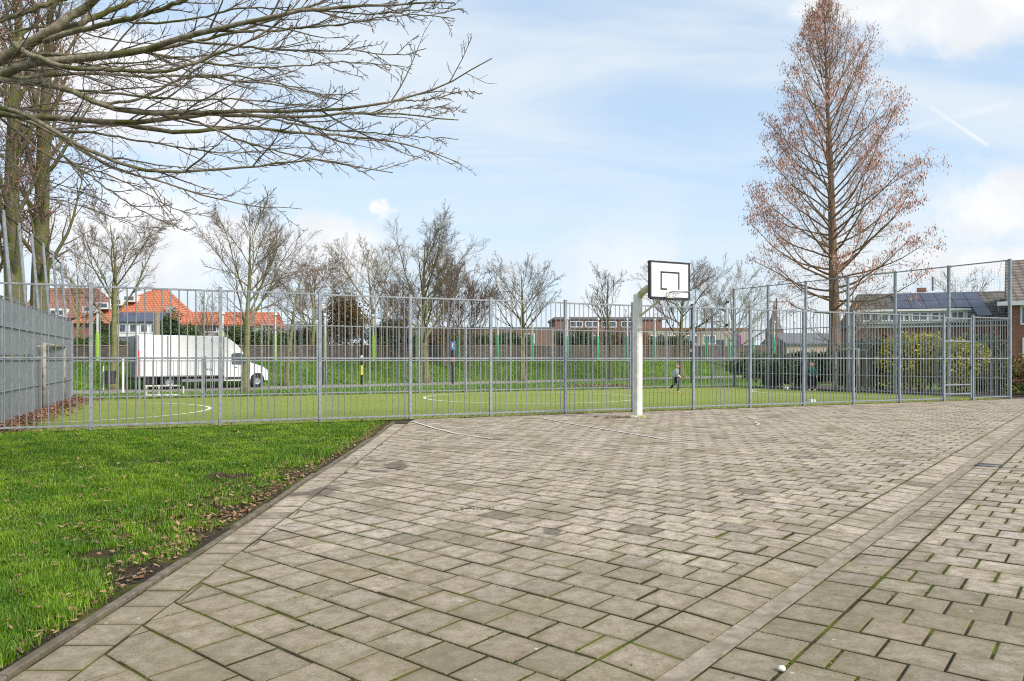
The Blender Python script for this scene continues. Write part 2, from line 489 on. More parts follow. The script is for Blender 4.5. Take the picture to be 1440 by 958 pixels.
class MB:
    def __init__(self):
        self.v, self.f = [], []

    def add(self, vs, fs):
        k = len(self.v)
        self.v += [tuple(map(float, p)) for p in vs]
        self.f += [tuple(i + k for i in f) for f in fs]
        return self

    def box(self, c, s, rz=0.0, bev=0.0):
        cx, cy, cz = c
        hx, hy, hz = s[0] / 2, s[1] / 2, s[2] / 2
        ca, sa = math.cos(rz), math.sin(rz)
        if bev <= 0:
            pts = [(x, y, z) for z in (-hz, hz) for (x, y) in ((-hx, -hy), (hx, -hy), (hx, hy), (-hx, hy))]
            fs = [(3, 2, 1, 0), (4, 5, 6, 7), (0, 1, 5, 4), (1, 2, 6, 5), (2, 3, 7, 6), (3, 0, 4, 7)]
        else:
            b = min(bev, hx * .9, hy * .9, hz * .9)
            ring = [(-hx + b, -hy), (hx - b, -hy), (hx, -hy + b), (hx, hy - b), (hx - b, hy), (-hx + b, hy), (-hx, hy - b), (-hx, -hy + b)]
            inn = [(x * (hx - b) / hx if abs(x) == hx else x, y * (hy - b) / hy if abs(y) == hy else y) for x, y in ring]
            pts = [(x, y, -hz) for x, y in inn] + [(x, y, -hz + b) for x, y in ring] + [(x, y, hz - b) for x, y in ring] + [(x, y, hz) for x, y in inn]
            fs = [tuple(range(7, -1, -1)), tuple(range(24, 32))]
            for l in range(3):
                for i in range(8):
                    j = (i + 1) % 8
                    fs.append((l * 8 + i, l * 8 + j, l * 8 + 8 + j, l * 8 + 8 + i))
        return self.add([(cx + x * ca - y * sa, cy + x * sa + y * ca, cz + z) for x, y, z in pts], fs)

    def tube(self, pts, rad, n=8, caps=True):
        pts = [np.array(p, float) for p in pts]
        if not hasattr(rad, '__len__'):
            rad = [rad] * len(pts)
        k0 = len(self.v)
        up = None
        for i, p in enumerate(pts):
            tg = pts[min(i + 1, len(pts) - 1)] - pts[max(i - 1, 0)]
            tg = tg / (np.linalg.norm(tg) + 1e-9)
            if up is None:
                up = np.array((0, 0, 1.0)) if abs(tg[2]) < .9 else np.array((1.0, 0, 0))
            a = np.cross(up, tg)
            a /= np.linalg.norm(a) + 1e-9
            b = np.cross(tg, a)
            up = b
            for j in range(n):
                th = 2 * math.pi * (j + .5) / n
                self.v.append(tuple(p + rad[i] * (math.cos(th) * a + math.sin(th) * b)))
        for i in range(len(pts) - 1):
            for j in range(n):
                q = (j + 1) % n
                self.f.append((k0 + i * n + j, k0 + i * n + q, k0 + (i + 1) * n + q, k0 + (i + 1) * n + j))
        if caps:
            self.f.append(tuple(k0 + j for j in range(n - 1, -1, -1)))
            e = k0 + (len(pts) - 1) * n
            self.f.append(tuple(e + j for j in range(n)))
        return self

    def lathe(self, c, prof, n=16, axis='z'):
        """prof: list of (radius, height)"""
        k0 = len(self.v)
        for r, h in prof:
            for j in range(n):
                th = 2 * math.pi * j / n
                x, y = r * math.cos(th), r * math.sin(th)
                p = (x, y, h) if axis == 'z' else ((x, h, y) if axis == 'y' else (h, x, y))
                self.v.append((c[0] + p[0], c[1] + p[1], c[2] + p[2]))
        for i in range(len(prof) - 1):
            for j in range(n):
                q = (j + 1) % n
                self.f.append((k0 + i * n + j, k0 + i * n + q, k0 + (i + 1) * n + q, k0 + (i + 1) * n + j))
        self.f.append(tuple(k0 + j for j in range(n - 1, -1, -1)))
        e = k0 + (len(prof) - 1) * n
        self.f.append(tuple(e + j for j in range(n)))
        return self

    def extrude(self, poly, o, ax, ay, az, d):
        """polygon (2D, ccw) in frame o + x*ax + y*ay, extruded by d along az"""
        o, ax, ay, az = (np.array(q, float) for q in (o, ax, ay, az))
        n = len(poly)
        a = [o + x * ax + y * ay for x, y in poly]
        b = [p + d * az for p in a]
        return self.add(a + b, [tuple(range(n - 1, -1, -1)), tuple(range(n, 2 * n))] + [(i, (i + 1) % n, n + (i + 1) % n, n + i) for i in range(n)])

    def build(self, name, m, parent=None, smooth=False):
        me = bpy.data.meshes.new(name)
        off = np.array(root_loc(parent)) if parent is not None else np.zeros(3)
        me.from_pydata([tuple(np.array(p) - off) for p in self.v], [], self.f)
        me.materials.append(m)
        if smooth:
            me.polygons.foreach_set('use_smooth', [True] * len(me.polygons))
        me.update()
        o = bpy.data.objects.new(name, me)
        C.objects.link(o)
        if parent is not None:
            o.parent = parent
        return o


def tag(o, label=None, cat=None, group=None, kind=None):
    if label: o['label'] = label
    if cat: o['category'] = cat
    if group: o['group'] = group
    if kind: o['kind'] = kind
    return o


def thing(name, label, cat, loc=(0, 0, 0), group=None, rz=0.0, local=False):
    o = bpy.data.objects.new(name, None)
    C.objects.link(o)
    o.empty_display_size = .2
    o.location = tuple(float(x) for x in loc)
    o.rotation_euler = (0, 0, rz)
    if local or rz:
        o['_local'] = 1
    return tag(o, label, cat, group)


def child_copy(src, parent, loc=None, rz=None, sx=None):
    c = src.copy()
    C.objects.link(c)
    c.parent = parent
    if loc is not None: c.location = loc
    if rz is not None: c.rotation_euler = (0, 0, rz)
    if sx is not None: c.scale = (sx, 1, 1)
    for g in list(src.children):
        k = g.copy()
        C.objects.link(k)
        k.parent = c
    return c


def thing_copy(src, loc, label, rz=None, group=None, scale=None):
    r = src.copy()
    C.objects.link(r)
    r.location = tuple(float(x) for x in loc)
    if rz is not None: r.rotation_euler = (0, 0, rz)
    if scale is not None: r.scale = (scale, scale, scale)
    r['label'] = label
    if group: r['group'] = group
    for ch in list(src.children):
        child_copy(ch, r)
    return r


def sheet(name, pts, z, m, kind='structure', label=None):
    o = MB().add([(p[0], p[1], z) for p in pts], [tuple(range(len(pts)))]).build(name, m)
    return tag(o, label=label, kind=kind)


# ------------------------------------------------------------------ layout of the place
A = np.array((-10.4, 14.5))
P1, P2 = G(128, 605)[:2], G(1420, 561)[:2]
fd = (P2 - P1) / np.linalg.norm(P2 - P1)                # along the near fence
fn = np.array((-fd[1], fd[0]))                          # into the pitch
B = P2
Cc = np.array((11.65, 38.8))
D = np.array((-15.7, 26.4))


def on_line(px, P, dr):
    k = (px - 720) / F
    s = (k * P[1] - P[0]) / (dr[0] - k * dr[1])
    return P + s * dr


A = on_line(-26, P1, fd)
KD = np.array((.633, .774))                             # along the gutter on the right
KN = np.array((.774, -.633))                            # to its right


def uv2w(u, v):
    return u * KD + v * KN


def gz(v):
    """cross fall of the paving towards the gutter"""
    v = np.asarray(v, float)
    return np.interp(v, [-9, -1.968, -1.649, -1.529, -1.228, 3.0, 20], [0, 0, -.016, -.016, -.006, .06, .06])


RD0, RDd = np.array((-18.1, 32.5)), np.array((37.5, 28.7))
RDd = RDd / np.linalg.norm(RDd)                         # along the road behind the pitch
RDn = np.array((-RDd[1], RDd[0]))


def road(s, o):
    return RD0 + s * RDd + o * RDn


# ------------------------------------------------------------------ ground
sheet('ground', [(-900, -60), (900, -60), (900, 1500), (-900, 1500)], -.06, M['field'])
edgeL = [(-2.30, -3), (-2.34, 3.4), (-2.37, 5), (-2.42, 7), (-2.50, 9), (-2.52, 11), (-2.60, 14), (-2.76, 17.5)]   # grass edge


def edge_x(Y):
    return np.interp(Y, [p[1] for p in edgeL], [p[0] for p in edgeL])


fence_foot = on_line(548, P1, fd)
# bed of mossy soil under the slabs
far_pts = [tuple(A - .3 * fn + 0 * fd), tuple(B + 8 * fd)]
BED = [np.array(p, float) for p in ((-2.4, -4), (14, -4), (30, 10), (33, 33.0), tuple(B + 7 * fd - .08 * fn), tuple(fence_foot - .08 * fn))]
# lawn soil
lawn_pts = [(-14, -3), (-2.42, -3)] + [(x - .10, y) for x, y in edgeL[1:]] + [tuple(on_line(540, P1, fd) + .1 * fn), tuple(A + .1 * fn - 8 * fd)]
sheet('lawn_soil', lawn_pts, -.012, M['lawn_soil'])
# synthetic pitch
pitch = sheet('pitch_turf', [tuple(A), tuple(B), tuple(Cc), tuple(D)], .0, M['turf'])
# verge between pitch and road, road, bank
sheet('verge', [tuple(road(-40, -14)), tuple(road(90, -30)), tuple(road(90, -.79)), tuple(road(-40, -.79))], -.03, M['verge'])
sheet('road', [tuple(road(-40, -.8)), tuple(road(110, -.8)), tuple(road(110, 3.6)), tuple(road(-40, 3.6))], -.025, M['asphalt'])


hs_ = [B + fd * .08, Cc + fd * .08 , Cc + fd * 7 + fn * 1, B + fd * 6 + fn * 1.2]
sheet('hedge_soil', [tuple(p) for p in hs_], -.02, M['soil'])


def grid_surface(name, fn_xyz, nu, nv, m, parent=None):
    us, vs = np.linspace(0, 1, nu), np.linspace(0, 1, nv)
    pts = np.array([fn_xyz(u, v) for v in vs for u in us])
    q = [(j * nu + i, j * nu + i + 1, (j + 1) * nu + i + 1, (j + 1) * nu + i) for j in range(nv - 1) for i in range(nu - 1)]
    return mesh_np(name, pts, quads=q, m=m, parent=parent, smooth=True)


def bank_h(o):
    t = np.clip((o - 3.6) / 6.0, 0, 1)
    return 1.30 * (t * t * (3 - 2 * t)) - .025


def bank_fn(u, v):
    s, o = -45 + u * 165, 3.6 + v * 30
    p = road(s, o)
    return (p[0], p[1], bank_h(o) + .05 * math.sin(s * .9 + o) * min(1, v * 3))


tag(grid_surface('grass_bank', bank_fn, 140, 24, M['verge']), kind='structure')


# ---- slabs
def clip_poly(poly, p, n):
    """keep the side where (x - p).n >= 0"""
    out = []
    for i in range(len(poly)):
        a, b = poly[i], poly[(i + 1) % len(poly)]
        da, db = np.dot(a - p, n), np.dot(b - p, n)
        if da >= 0:
            out.append(a)
        if (da >= 0) != (db >= 0):
            out.append(a + (b - a) * da / (da - db))
    return out


def shrink(poly, d):
    n = len(poly)
    c = np.mean(poly, axis=0)
    out = poly
    res = []
    for i in range(n):
        p0, p1, p2 = poly[i - 1], poly[i], poly[(i + 1) % n]
        e1 = (p1 - p0) / (np.linalg.norm(p1 - p0) + 1e-9)
        e2 = (p2 - p1) / (np.linalg.norm(p2 - p1) + 1e-9)
        n1, n2 = np.array((-e1[1], e1[0])), np.array((-e2[1], e2[0]))
        k = 1 + np.dot(n1, n2)
        res.append(p1 + d * (n1 + n2) / max(k, .75))
    return res


class Slabs:
    def __init__(self):
        self.v, self.f, self.t = [], [], []

    def tile(self, poly, h=None, dark=None, gap=.0078, wet=None):
        poly = [np.array(p, float) for p in poly]
        ar = sum(poly[i][0] * poly[(i + 1) % len(poly)][1] - poly[(i + 1) % len(poly)][0] * poly[i][1] for i in range(len(poly))) / 2
        if ar < 0:
            poly, ar = poly[::-1], -ar
        if ar < .006:
            return
        poly = shrink(poly, gap)
        inn = shrink(poly, .006)
        inn2 = shrink(poly, .006 + min(.05, .22 * ar ** .5) * random.uniform(.5, 1.0))
        c = np.mean(poly, axis=0)
        dz = random.gauss(0, .0016)
        sl = (random.gauss(0, .006), random.gauss(0, .006))
        k = len(self.v)
        n = len(poly)
        val = random.gauss(1.0, .075) if dark is None else dark
        if dark is None and ar > .05 and random.random() < .03:
            val = random.uniform(.5, .72)
        tint = (val * random.gauss(1, .012), val, val * random.gauss(.99, .02))
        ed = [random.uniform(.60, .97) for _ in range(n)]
        for li, (ring, zz) in enumerate(((poly, -.04), (poly, -.003), (inn, 0.0), (inn2, 0.0))):
            for pi_, p in enumerate(ring):
                v_ = float(np.dot(p, KN))
                z = float(gz(v_)) + zz + dz + sl[0] * (p[0] - c[0]) + sl[1] * (p[1] - c[1])
                self.v.append((p[0], p[1], z))
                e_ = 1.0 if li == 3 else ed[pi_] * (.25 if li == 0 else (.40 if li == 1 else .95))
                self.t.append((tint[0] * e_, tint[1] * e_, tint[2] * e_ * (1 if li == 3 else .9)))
        for l in range(3):
            for i in range(n):
                j = (i + 1) % n
                self.f.append((k + l * n + i, k + l * n + j, k + (l + 1) * n + j, k + (l + 1) * n + i))
        self.f.append(tuple(k + 3 * n + i for i in range(n)))

    def build(self, name):
        me = bpy.data.meshes.new(name)
        me.from_pydata(self.v, [], self.f)
        me.materials.append(M['paving'])
        a = me.color_attributes.new('tint', 'FLOAT_COLOR', 'POINT')
        t4 = np.ones((len(self.v), 4), dtype=np.float32)
        t4[:, :3] = np.array(self.t)
        a.data.foreach_set('color', t4.ravel())
        me.update()
        o = bpy.data.objects.new(name, me)
        C.objects.link(o)
        return tag(o, kind='structure')


bedm = MB()
vb_ = [-40, -1.968, -1.649, -1.529, -1.228, 3.0, 40]
for va_, vz_ in zip(vb_[:-1], vb_[1:]):
    q = clip_poly(clip_poly(BED, va_ * KN, KN), vz_ * KN, -KN)
    if len(q) >= 3:
        bedm.add([(p[0], p[1], float(gz(np.dot(p, KN))) - .0065) for p in q], [tuple(range(len(q)))])
tag(bedm.build('paving_bed', M['joint']), kind='structure')
S = Slabs()
pit = .3
strip_x = lambda Y: np.interp(Y, [-3, 3.4, 7.3, 10.5, 15.3, 18], [-1.99, -2.03, -2.10, -2.20, -2.34, -2.42])
fence_p = P1 - .07 * fn
# course of slabs along the grass edge
Y = -2.5
while Y < 16.6:
    y2 = Y + .3
    poly = [(edge_x(Y) + .03, Y), (strip_x(Y), Y), (strip_x(y2), y2), (edge_x(y2) + .03, y2)]
    poly = clip_poly([np.array(p) for p in poly], fence_p, -fn)
    if len(poly) >= 3:
        S.tile(poly)
    Y = y2
# main field: rows at right angles to the gutter, half-bond
u0 = 4.27 % pit
for iu in range(-16, 130):
    u = u0 + iu * pit
    off = 0 if iu % 2 else .15
    for iv in range(0, 62):
        va, vb = -1.968 - iv * pit + off - .0, -1.968 - (iv + 1) * pit + off
        va = min(va, -1.968)
        if va - vb < .02:
            continue
        jit = random.gauss(0, .004)
        poly = [uv2w(u, va + (jit if va < -1.97 else 0)), uv2w(u + pit, va + (jit if va < -1.97 else 0)), uv2w(u + pit, vb + jit), uv2w(u, vb + jit)]
        cxy = np.mean(poly, axis=0)
        if cxy[1] < -2.2 or cxy[1] > 36 or cxy[0] < -3.2:
            continue
        if np.dot(cxy - fence_p, -fn) < -.3 or np.dot(cxy - B, fd) > 6.5:
            continue
        q = [np.array(p) for p in poly]
        q = clip_poly(q, fence_p, -fn)
        if len(q) < 3:
            continue
        # left boundary: piecewise, use the local segment
        yl = cxy[1]
        a0, a1 = np.array((strip_x(yl - .5), yl - .5)), np.array((strip_x(yl + .5), yl + .5))
        e = (a1 - a0) / np.linalg.norm(a1 - a0)
        q = clip_poly(q, a0, np.array((e[1], -e[0])))
        if len(q) < 3:
            continue
        S.tile(q)
# courses either side of the gutter and the pavement to its right
for iu in range(-16, 130):
    u = u0 + iu * pit
    c = uv2w(u, -1.5)
    if c[1] < -2.5 or u > 36:
        continue
    S.tile([uv2w(u, -1.652), uv2w(u + pit, -1.652), uv2w(u + pit, -1.966), uv2w(u, -1.966)])
    if not (13.6 - .01 < -99):
        S.tile([uv2w(u, -1.230), uv2w(u + pit, -1.230), uv2w(u + pit, -1.527), uv2w(u, -1.527)], dark=random.gauss(.9, .07))
    off = 0 if iu % 2 else .15
    for iv in range(0, 24):
        va, vb = -1.226 + iv * pit - off, -1.226 + (iv + 1) * pit - off
        va = max(va, -1.226)
        cxy = uv2w(u, va)
        if cxy[1] < -2 or cxy[0] > 34:
            continue
        S.tile([uv2w(u, va), uv2w(u + pit, va), uv2w(u + pit, vb), uv2w(u, vb)], gap=.0072, dark=None if random.random() < .8 else random.uniform(.72, .9))
S.build('paving_slabs')
# gutter stones: one metre long, slightly dished
gb = MB()
u = -4.0
while u < 37:
    L = .995
    prof = [(-1.647, -.05), (-1.647, -.012), (-1.62, -.015), (-1.588, -.0165), (-1.556, -.015), (-1.531, -.012), (-1.531, -.05)]
    vs = []
    j = random.gauss(0, .003)
    for uu in (u, u + L):
        for v_, z in prof:
            p = uv2w(uu, v_ + j)
            vs.append((p[0], p[1], z))
    n = len(prof)
    gb.add(vs, [(i, i + 1, n + i + 1, n + i) for i in range(n - 1)] + [tuple(range(n - 1, -1, -1)), tuple(range(n, 2 * n))])
    u += 1.0
tag(gb.build('gutter', M['concrete']), kind='structure')
# raised edging stones between the lawn and the slabs
kb = MB()
Y = -2.6
while Y < 17.0:
    y2 = min(Y + .99, 17.2)
    j, jz = random.gauss(0, .006), random.gauss(.018, .006)
    x1, x2 = edge_x(Y) + j, edge_x(y2) + j
    if np.dot(np.array((x2, y2)) - fence_p, fn) > -.02:
        break
    w = .030
    vs = []
    for (xx, yy) in ((x1, Y), (x2, y2)):
        vs += [(xx - w, yy, -.05), (xx - w, yy, jz - .004), (xx - w + .008, yy, jz), (xx + .017, yy, jz), (xx + .025, yy, jz - .006), (xx + .025, yy, -.05)]
    kb.add(vs, [(i + 6, i + 7, i + 1, i) for i in range(5)] + [tuple(range(6)), tuple(range(11, 5, -1))])
    Y += 1.0
tag(kb.build('kerb', M['kerb_old']), kind='structure')


# ---- painted lines
def strip_mesh(pts, w, z, name, m, gaps=None):
    pts = [np.array(p, float) for p in pts]
    mb = MB()
    for i in range(len(pts) - 1):
        if gaps and i in gaps:
            continue
        a, b = pts[i], pts[i + 1]
        e = (b - a) / (np.linalg.norm(b - a) + 1e-9)
        n = np.array((-e[1], e[0])) * w / 2
        mb.add([(*(a - n), z), (*(b - n), z), (*(b + n), z), (*(a + n), z)], [(0, 1, 2, 3)])
    return tag(mb.build(name, m), kind='structure')


def g2(px, py):
    return G(px, py)[:2]


def arc(c, r, a0, a1, n=40):
    return [np.array(c) + r * np.array((math.cos(R(t)), math.sin(R(t)))) for t in np.linspace(a0, a1, n)]


def dens(pts, n=6):
    out = []
    for a, b in zip(pts[:-1], pts[1:]):
        a, b = np.array(a), np.array(b)
        out += [a + (b - a) * i / n for i in range(n)]
    return out + [np.array(pts[-1])]


strip_mesh(dens([g2(581, 593.5), g2(612, 603), g2(648, 612)]), 0.073, .012, 'court_line', M['line'])
strip_mesh(dens([g2(652, 612.5), g2(680, 616), g2(692, 618)]), 0.049, .012, 'court_line', M['line'])
strip_mesh(dens([g2(762, 588.5), g2(800, 596), g2(860, 606), g2(915, 615), g2(934, 618.5)]), 0.067, .012, 'court_line', M['line'])
strip_mesh(dens([g2(768, 625), g2(800, 627.5), g2(822, 629.5)]), 0.043, .012, 'court_line', M['line'])
strip_mesh(dens([g2(942, 620), g2(955, 621.5)]), 0.049, .012, 'court_line', M['line'])
strip_mesh(dens([g2(1003, 582), g2(1030, 585), g2(1050, 587), g2(1062, 590)]), 0.061, .012, 'court_line', M['line'])
strip_mesh(dens([g2(1060, 594), g2(1068, 597), g2(1064, 598.5)]), 0.061, .012, 'court_line', M['line'])
strip_mesh(dens([g2(1090, 591), g2(1130, 595)]), 0.049, .012, 'court_line', M['line'])
strip_mesh(dens([g2(1165, 579), g2(1195, 582.5)]), 0.049, .012, 'court_line', M['line'])
pc = (A + B + Cc + D) / 4
strip_mesh(arc(np.array((.75, 28.5)), 4.1, 0, 360, 72), .10, .005, 'pitch_line', M['turf_line'])
ml = (A + D) / 2
ang = math.degrees(math.atan2(fd[1], fd[0]))
strip_mesh(arc(ml + .2 * fd, 4.15, ang - 86, ang + 86, 48), .10, .005, 'pitch_line', M['turf_line'])
mr = (B + Cc) / 2
ang2 = math.degrees(math.atan2(fd[1], fd[0])) + 180
strip_mesh(arc(mr, 4.1, ang2 - 80, ang2 + 75, 40), .10, .005, 'pitch_line', M['turf_line'])
hl = (A + B) / 2


# ------------------------------------------------------------------ fences of the ball cage
def bar_panel(L, H, nb, rails, name_group, bar_m, rail_m, br=.0125, z0=.06):
    """one bay of upright round bars between flat rails, local x from 0 to L; returned unlinked from any thing"""
    mb = MB()
    for i in range(nb):
        x = L * (i + 1) / (nb + 1)
        mb.tube([(x, 0, z0), (x, 0, H - .02)], br, 6)
    o = mb.build('bar_panel', bar_m)
    for k, z in enumerate(rails):
        h = .04
        nm = ('bottom_rail', 'middle_rail', 'top_rail')[0 if z < .3 else (2 if z > H - .15 else 1)]
        r = MB().box((L / 2, 0, z), (L - .04, .034, h), 0, .004).build(nm, rail_m)
        r.parent = o
    return o


def free_proto(o):
    for c in list(o.children):
        bpy.data.objects.remove(c)
    bpy.data.objects.remove(o)


def post_proto(w, H, m, name='post', dx=None):
    mb = MB().box((0, 0, H / 2), (w, dx or w, H), 0, .006)
    mb.box((0, 0, H + .006), (w + .006, (dx or w) + .006, .011), 0)
    return mb.build(name, m)


FH = 3.0
near_px = [-26, 128, 310, 450, 577, 690, 795, 890, 975, 1055, 1130, 1200, 1265, 1327]
nf = thing('bar_fence', 'long galvanised fence of upright bars between the lawn, paved court and the pitch', 'fence', (*A, 0), rz=math.atan2(fd[1], fd[0]))
pos = [float(np.dot(on_line(p, P1, fd) - A, fd)) for p in near_px]
p1367 = float(np.dot(on_line(1368, P1, fd) - A, fd))
pB = float(np.dot(B - A, fd))
bp = bar_panel(2.12, FH, 14, (.09, 1.49, FH - .03), '', M['galv_bars'], M['galv'], br=.0115)
pp = post_proto(.075, FH + .04, M['galv'])
ppb = post_proto(.075, FH + .04, M['galv_blue'])
for i in range(len(pos) - 1):
    child_copy(bp, nf, (pos[i], random.gauss(0, .004), random.gauss(0, .006)), random.gauss(0, .0015), (pos[i + 1] - pos[i]) / 2.12)
for i, x in enumerate(pos + [p1367]):
    child_copy(pp if i < 6 else ppb, nf, (x, 0, 0), 0)
# last bay, beyond the gate
child_copy(bp, nf, (p1367, 0, 0), 0, (pB - p1367) / 2.12)

# gate
gt = thing('metal_gate', 'narrow barred metal gate near the right end of the galvanised fence', 'gate', (*(A + pos[-1] * fd), 0), rz=math.atan2(fd[1], fd[0]))
gw = p1367 - pos[-1]
fr = MB()
for x in (.075, gw - .075):
    fr.box((x, .02, 1.5), (.05, .05, 2.9), 0, .005)
for z in (.24, .56, 1.49, 2.1, FH - .09):
    fr.box((gw / 2, .02, z), (gw - .2, .04, .045), 0, .004)
fr.build('gate_frame', M['galv_blue'], gt)
gbr = MB()
for i in range(8):
    x = .1 + (gw - .2) * (i + 1) / 9
    gbr.tube([(x, .02, .27), (x, .02, FH - .11)], .0125, 6)
for i in range(12):
    x = .1 + (gw - .2) * (i + .6) / 12
    gbr.tube([(x, .02, .03), (x, .02, .24)], .008, 5)
gbr.build('bars', M['galv_bars'], gt)
hb = MB().box((gw - .17, -.03, 1.15), (.03, .05, .16), 0, .004).tube([(gw - .17, -.07, 1.2), (gw - .30, -.07, 1.2)], .011, 6).tube([(gw - .17, -.05, 1.2), (gw - .17, -.08, 1.2)], .011, 6)
hb.build('handle', M['dark_plastic'], gt)

# far side: full height from the third bay on, half height before
fdir = (Cc - D) / np.linalg.norm(Cc - D)
fL = float(np.linalg.norm(Cc - D))
nbf = 14
ff = thing('bar_fence', 'galvanised bar fence along the far side of the pitch, before the green bank', 'fence', (*D, 0), rz=math.atan2(fdir[1], fdir[0]))
bl = fL / nbf
bpf = bar_panel(bl, 2.85, 14, (.09, 1.40, 2.82), '', M['galv_bars'], M['galv'], br=.0095)
bph = bar_panel(bl, 1.42, 14, (.09, 1.40), '', M['galv_bars'], M['galv'], br=.0095)
ppf = post_proto(.07, 2.88, M['galv'])
pph = post_proto(.07, 1.45, M['galv'])
for i in range(nbf):
    child_copy(bph if i < 3 else bpf, ff, (i * bl, 0, 0), 0)
for i in range(nbf + 1):
    child_copy(pph if i < 3 else ppf, ff, (i * bl, 0, 0), 0)
for o in (bpf, bph, ppf, pph):
    free_proto(o)

# right-hand end: bars below, wire net above, tall posts
edir = (Cc - B) / np.linalg.norm(Cc - B)
eL = float(np.linalg.norm(Cc - B))
tf = thing('ball_net_fence', 'tall end fence with wire netting above its bars at the right end', 'fence', (*B, 0), rz=math.atan2(edir[1], edir[0]))
TH = 5.15
be = eL / 6
bpe = bar_panel(be, 2.95, 13, (.09, .75, 1.49, 2.15, 2.92), '', M['galv_bars'], M['galv_blue'], br=.0095)
ppt = post_proto(.10, TH, M['galv_blue'], 'tall_post')
nb_ = MB()
for i in range(1, int(be / .105)):
    x = i * .105
    nb_.add([(x - .0014, 0, 2.95), (x + .0014, 0, 2.95), (x + .0014, 0, TH - .05), (x - .0014, 0, TH - .05)], [(0, 1, 2, 3)])
for i in range(21):
    z = 2.98 + i * .105
    nb_.add([(0, .002, z - .0014), (be, .002, z - .0014), (be, .002, z + .0014), (0, .002, z + .0014)], [(0, 1, 2, 3)])
net = nb_.build('wire_net', M['galv_bars'])
rail = MB().tube([(0, 0, TH - .03), (be, 0, TH - .03)], .024, 8).build('net_rail', M['galv_blue'])
for i in range(6):
    child_copy(bpe, tf, (i * be, 0, 0), 0)
    child_copy(net, tf, (i * be, 0, 0), 0)
    child_copy(rail, tf, (i * be, 0, 0), 0)
for i in range(7):
    child_copy(ppt, tf, (i * be, 0, 0), 0)
MB().tube([(.3, -.03, TH - .1), (.42, -.05, TH - .5), (.36, -.05, TH - .9), (.40, -.04, TH - 1.5), (.40, -.04, TH - 1.9)], .006, 5).build('loose_wire', M['galv'], tf)
for o in (bpe, ppt, net, rail, bp, pp, ppb):
    free_proto(o)

# left-hand end: wall of steel sheets on a frame, tall net poles on top
wdir = (D - A) / np.linalg.norm(D - A)
wL = float(np.linalg.norm(D - A))
sw = thing('rebound_wall', 'grey sheet metal rebound wall with net poles at the left end of the pitch', 'wall', (*A, 0), rz=math.atan2(wdir[1], wdir[0]))
nw = 7
bw = (wL - .1) / nw
WH = 2.85
for i in range(nw):
    x0 = .1 + i * bw
    MB().box((x0 + bw / 2, .04, .74), (bw - .05, .012, 1.40), 0, .003).build('lower_sheet', M['sheet'], sw)
    MB().box((x0 + bw / 2, .04, 2.20), (bw - .05, .012, 1.22), 0, .003).build('upper_sheet', M['sheet'], sw)
    r_ = MB()
    for z in (.08, .75, 1.45, 1.57, 2.2, WH):
        r_.box((x0 + bw / 2, .02, z), (bw - .07, .03, .022), 0, .002)
    r_.build('rail', M['galv'], sw)
    MB().box((x0, .05, WH / 2), (.05, .07, WH), 0, .005).build('post', M['galv_blue'], sw)
    if i > 0:
        MB().tube([(x0, .09, 1.6), (x0 - .06, .34, 5.05)], .04, 8).build('net_pole', M['galv'], sw)
MB().box((.1 + nw * bw, 0, WH / 2), (.07, .07, WH), 0, .005).build('post', M['galv'], sw)
MB().tube([(.1 + nw * bw, .09, 1.6), (.04 + nw * bw, .34, 4.9)], .04, 8).build('net_pole', M['galv'], sw)
MB().tube([(.0, .36, 5.02), (wL * .3, .36, 5.0), (wL * .6, .36, 5.03), (wL - .06, .36, 4.87)], .022, 6).build('net_cable', M['dark_plastic'], sw)


# goals
def goal(p0, p1, depth_dir, H, label):
    t = thing('football_goal', label, 'goal', (*p0, 0), group='goals at the pitch ends')
    for p in (p0, p1):
        MB().tube([(*p, 0), (*p, H)], .05, 10).build('goal_post', M['goal'], t, True)
    MB().tube([(*(p0), H - .05), (*(p1), H - .05)], .05, 10).build('crossbar', M['goal'], t, True)
    s = MB()
    for p in (p0, p1):
        s.tube([(*p, H - .1), (*(p + depth_dir * .45), H - .1), (*(p + depth_dir * .55), .02)], .025, 8)
    s.build('back_stay', M['goal'], t, True)
    return t


gl0, gl1 = G(62, 580.5)[:2], G(90, 566.5)[:2]
goal(gl0, gl1, -fd, 1.92, 'rusty white goal frame standing against the grey sheet wall')
gr0 = G(1207, 553)[:2]
goal(gr0, gr0 + edir * 1.1, fd, 1.95, 'white goal frame standing before the evergreen hedge by the tall net fence')

# ------------------------------------------------------------------ basketball hoop by the near fence
bk0 = G(897, 587)
bk = thing('basketball_hoop', 'white mossy basketball post with black edged backboard on the paved court', 'basketball hoop', bk0)
zt = 3.12
pm = MB()
pm.box((bk0[0], bk0[1], zt / 2), (.19, .19, zt), math.atan2(fd[1], fd[0]) + R(12), .03)
pm.build('post', M['white_old'], bk)
MB().lathe((bk0[0], bk0[1], 0), [(.24, -.02), (.22, .03), (.15, .05), (.13, .055)], 12).build('foot_collar', M['white_moss'], bk)
bn = -fn
yaw = math.atan2(fd[1], fd[0]) + R(2)
bxd = np.array((math.cos(yaw), math.sin(yaw)))
bnd = np.array((bxd[1], -bxd[0]))
bc = np.array(((941.5 - 720) / F * 17.9, 17.9))
bz = 3.375
back = bc - bnd * .05
pl = [np.array((*bk0[:2], 2.75)), np.array((*bk0[:2], 3.02)), np.array((*(bk0[:2] * .80 + back * .20), 3.17)), np.array((*(bk0[:2] * .5 + back * .5), 3.30)), np.array((*back, 3.36))]
MB().tube(pl, [.085, .095, .085, .075, .07], 8).build('arm', M['white_moss'], bk)
MB().tube([np.array((*bk0[:2], 2.55)) + np.array((*(bnd * .09), 0)), np.array((*(back), 3.05))], .028, 8).build('brace', M['white_moss'], bk)


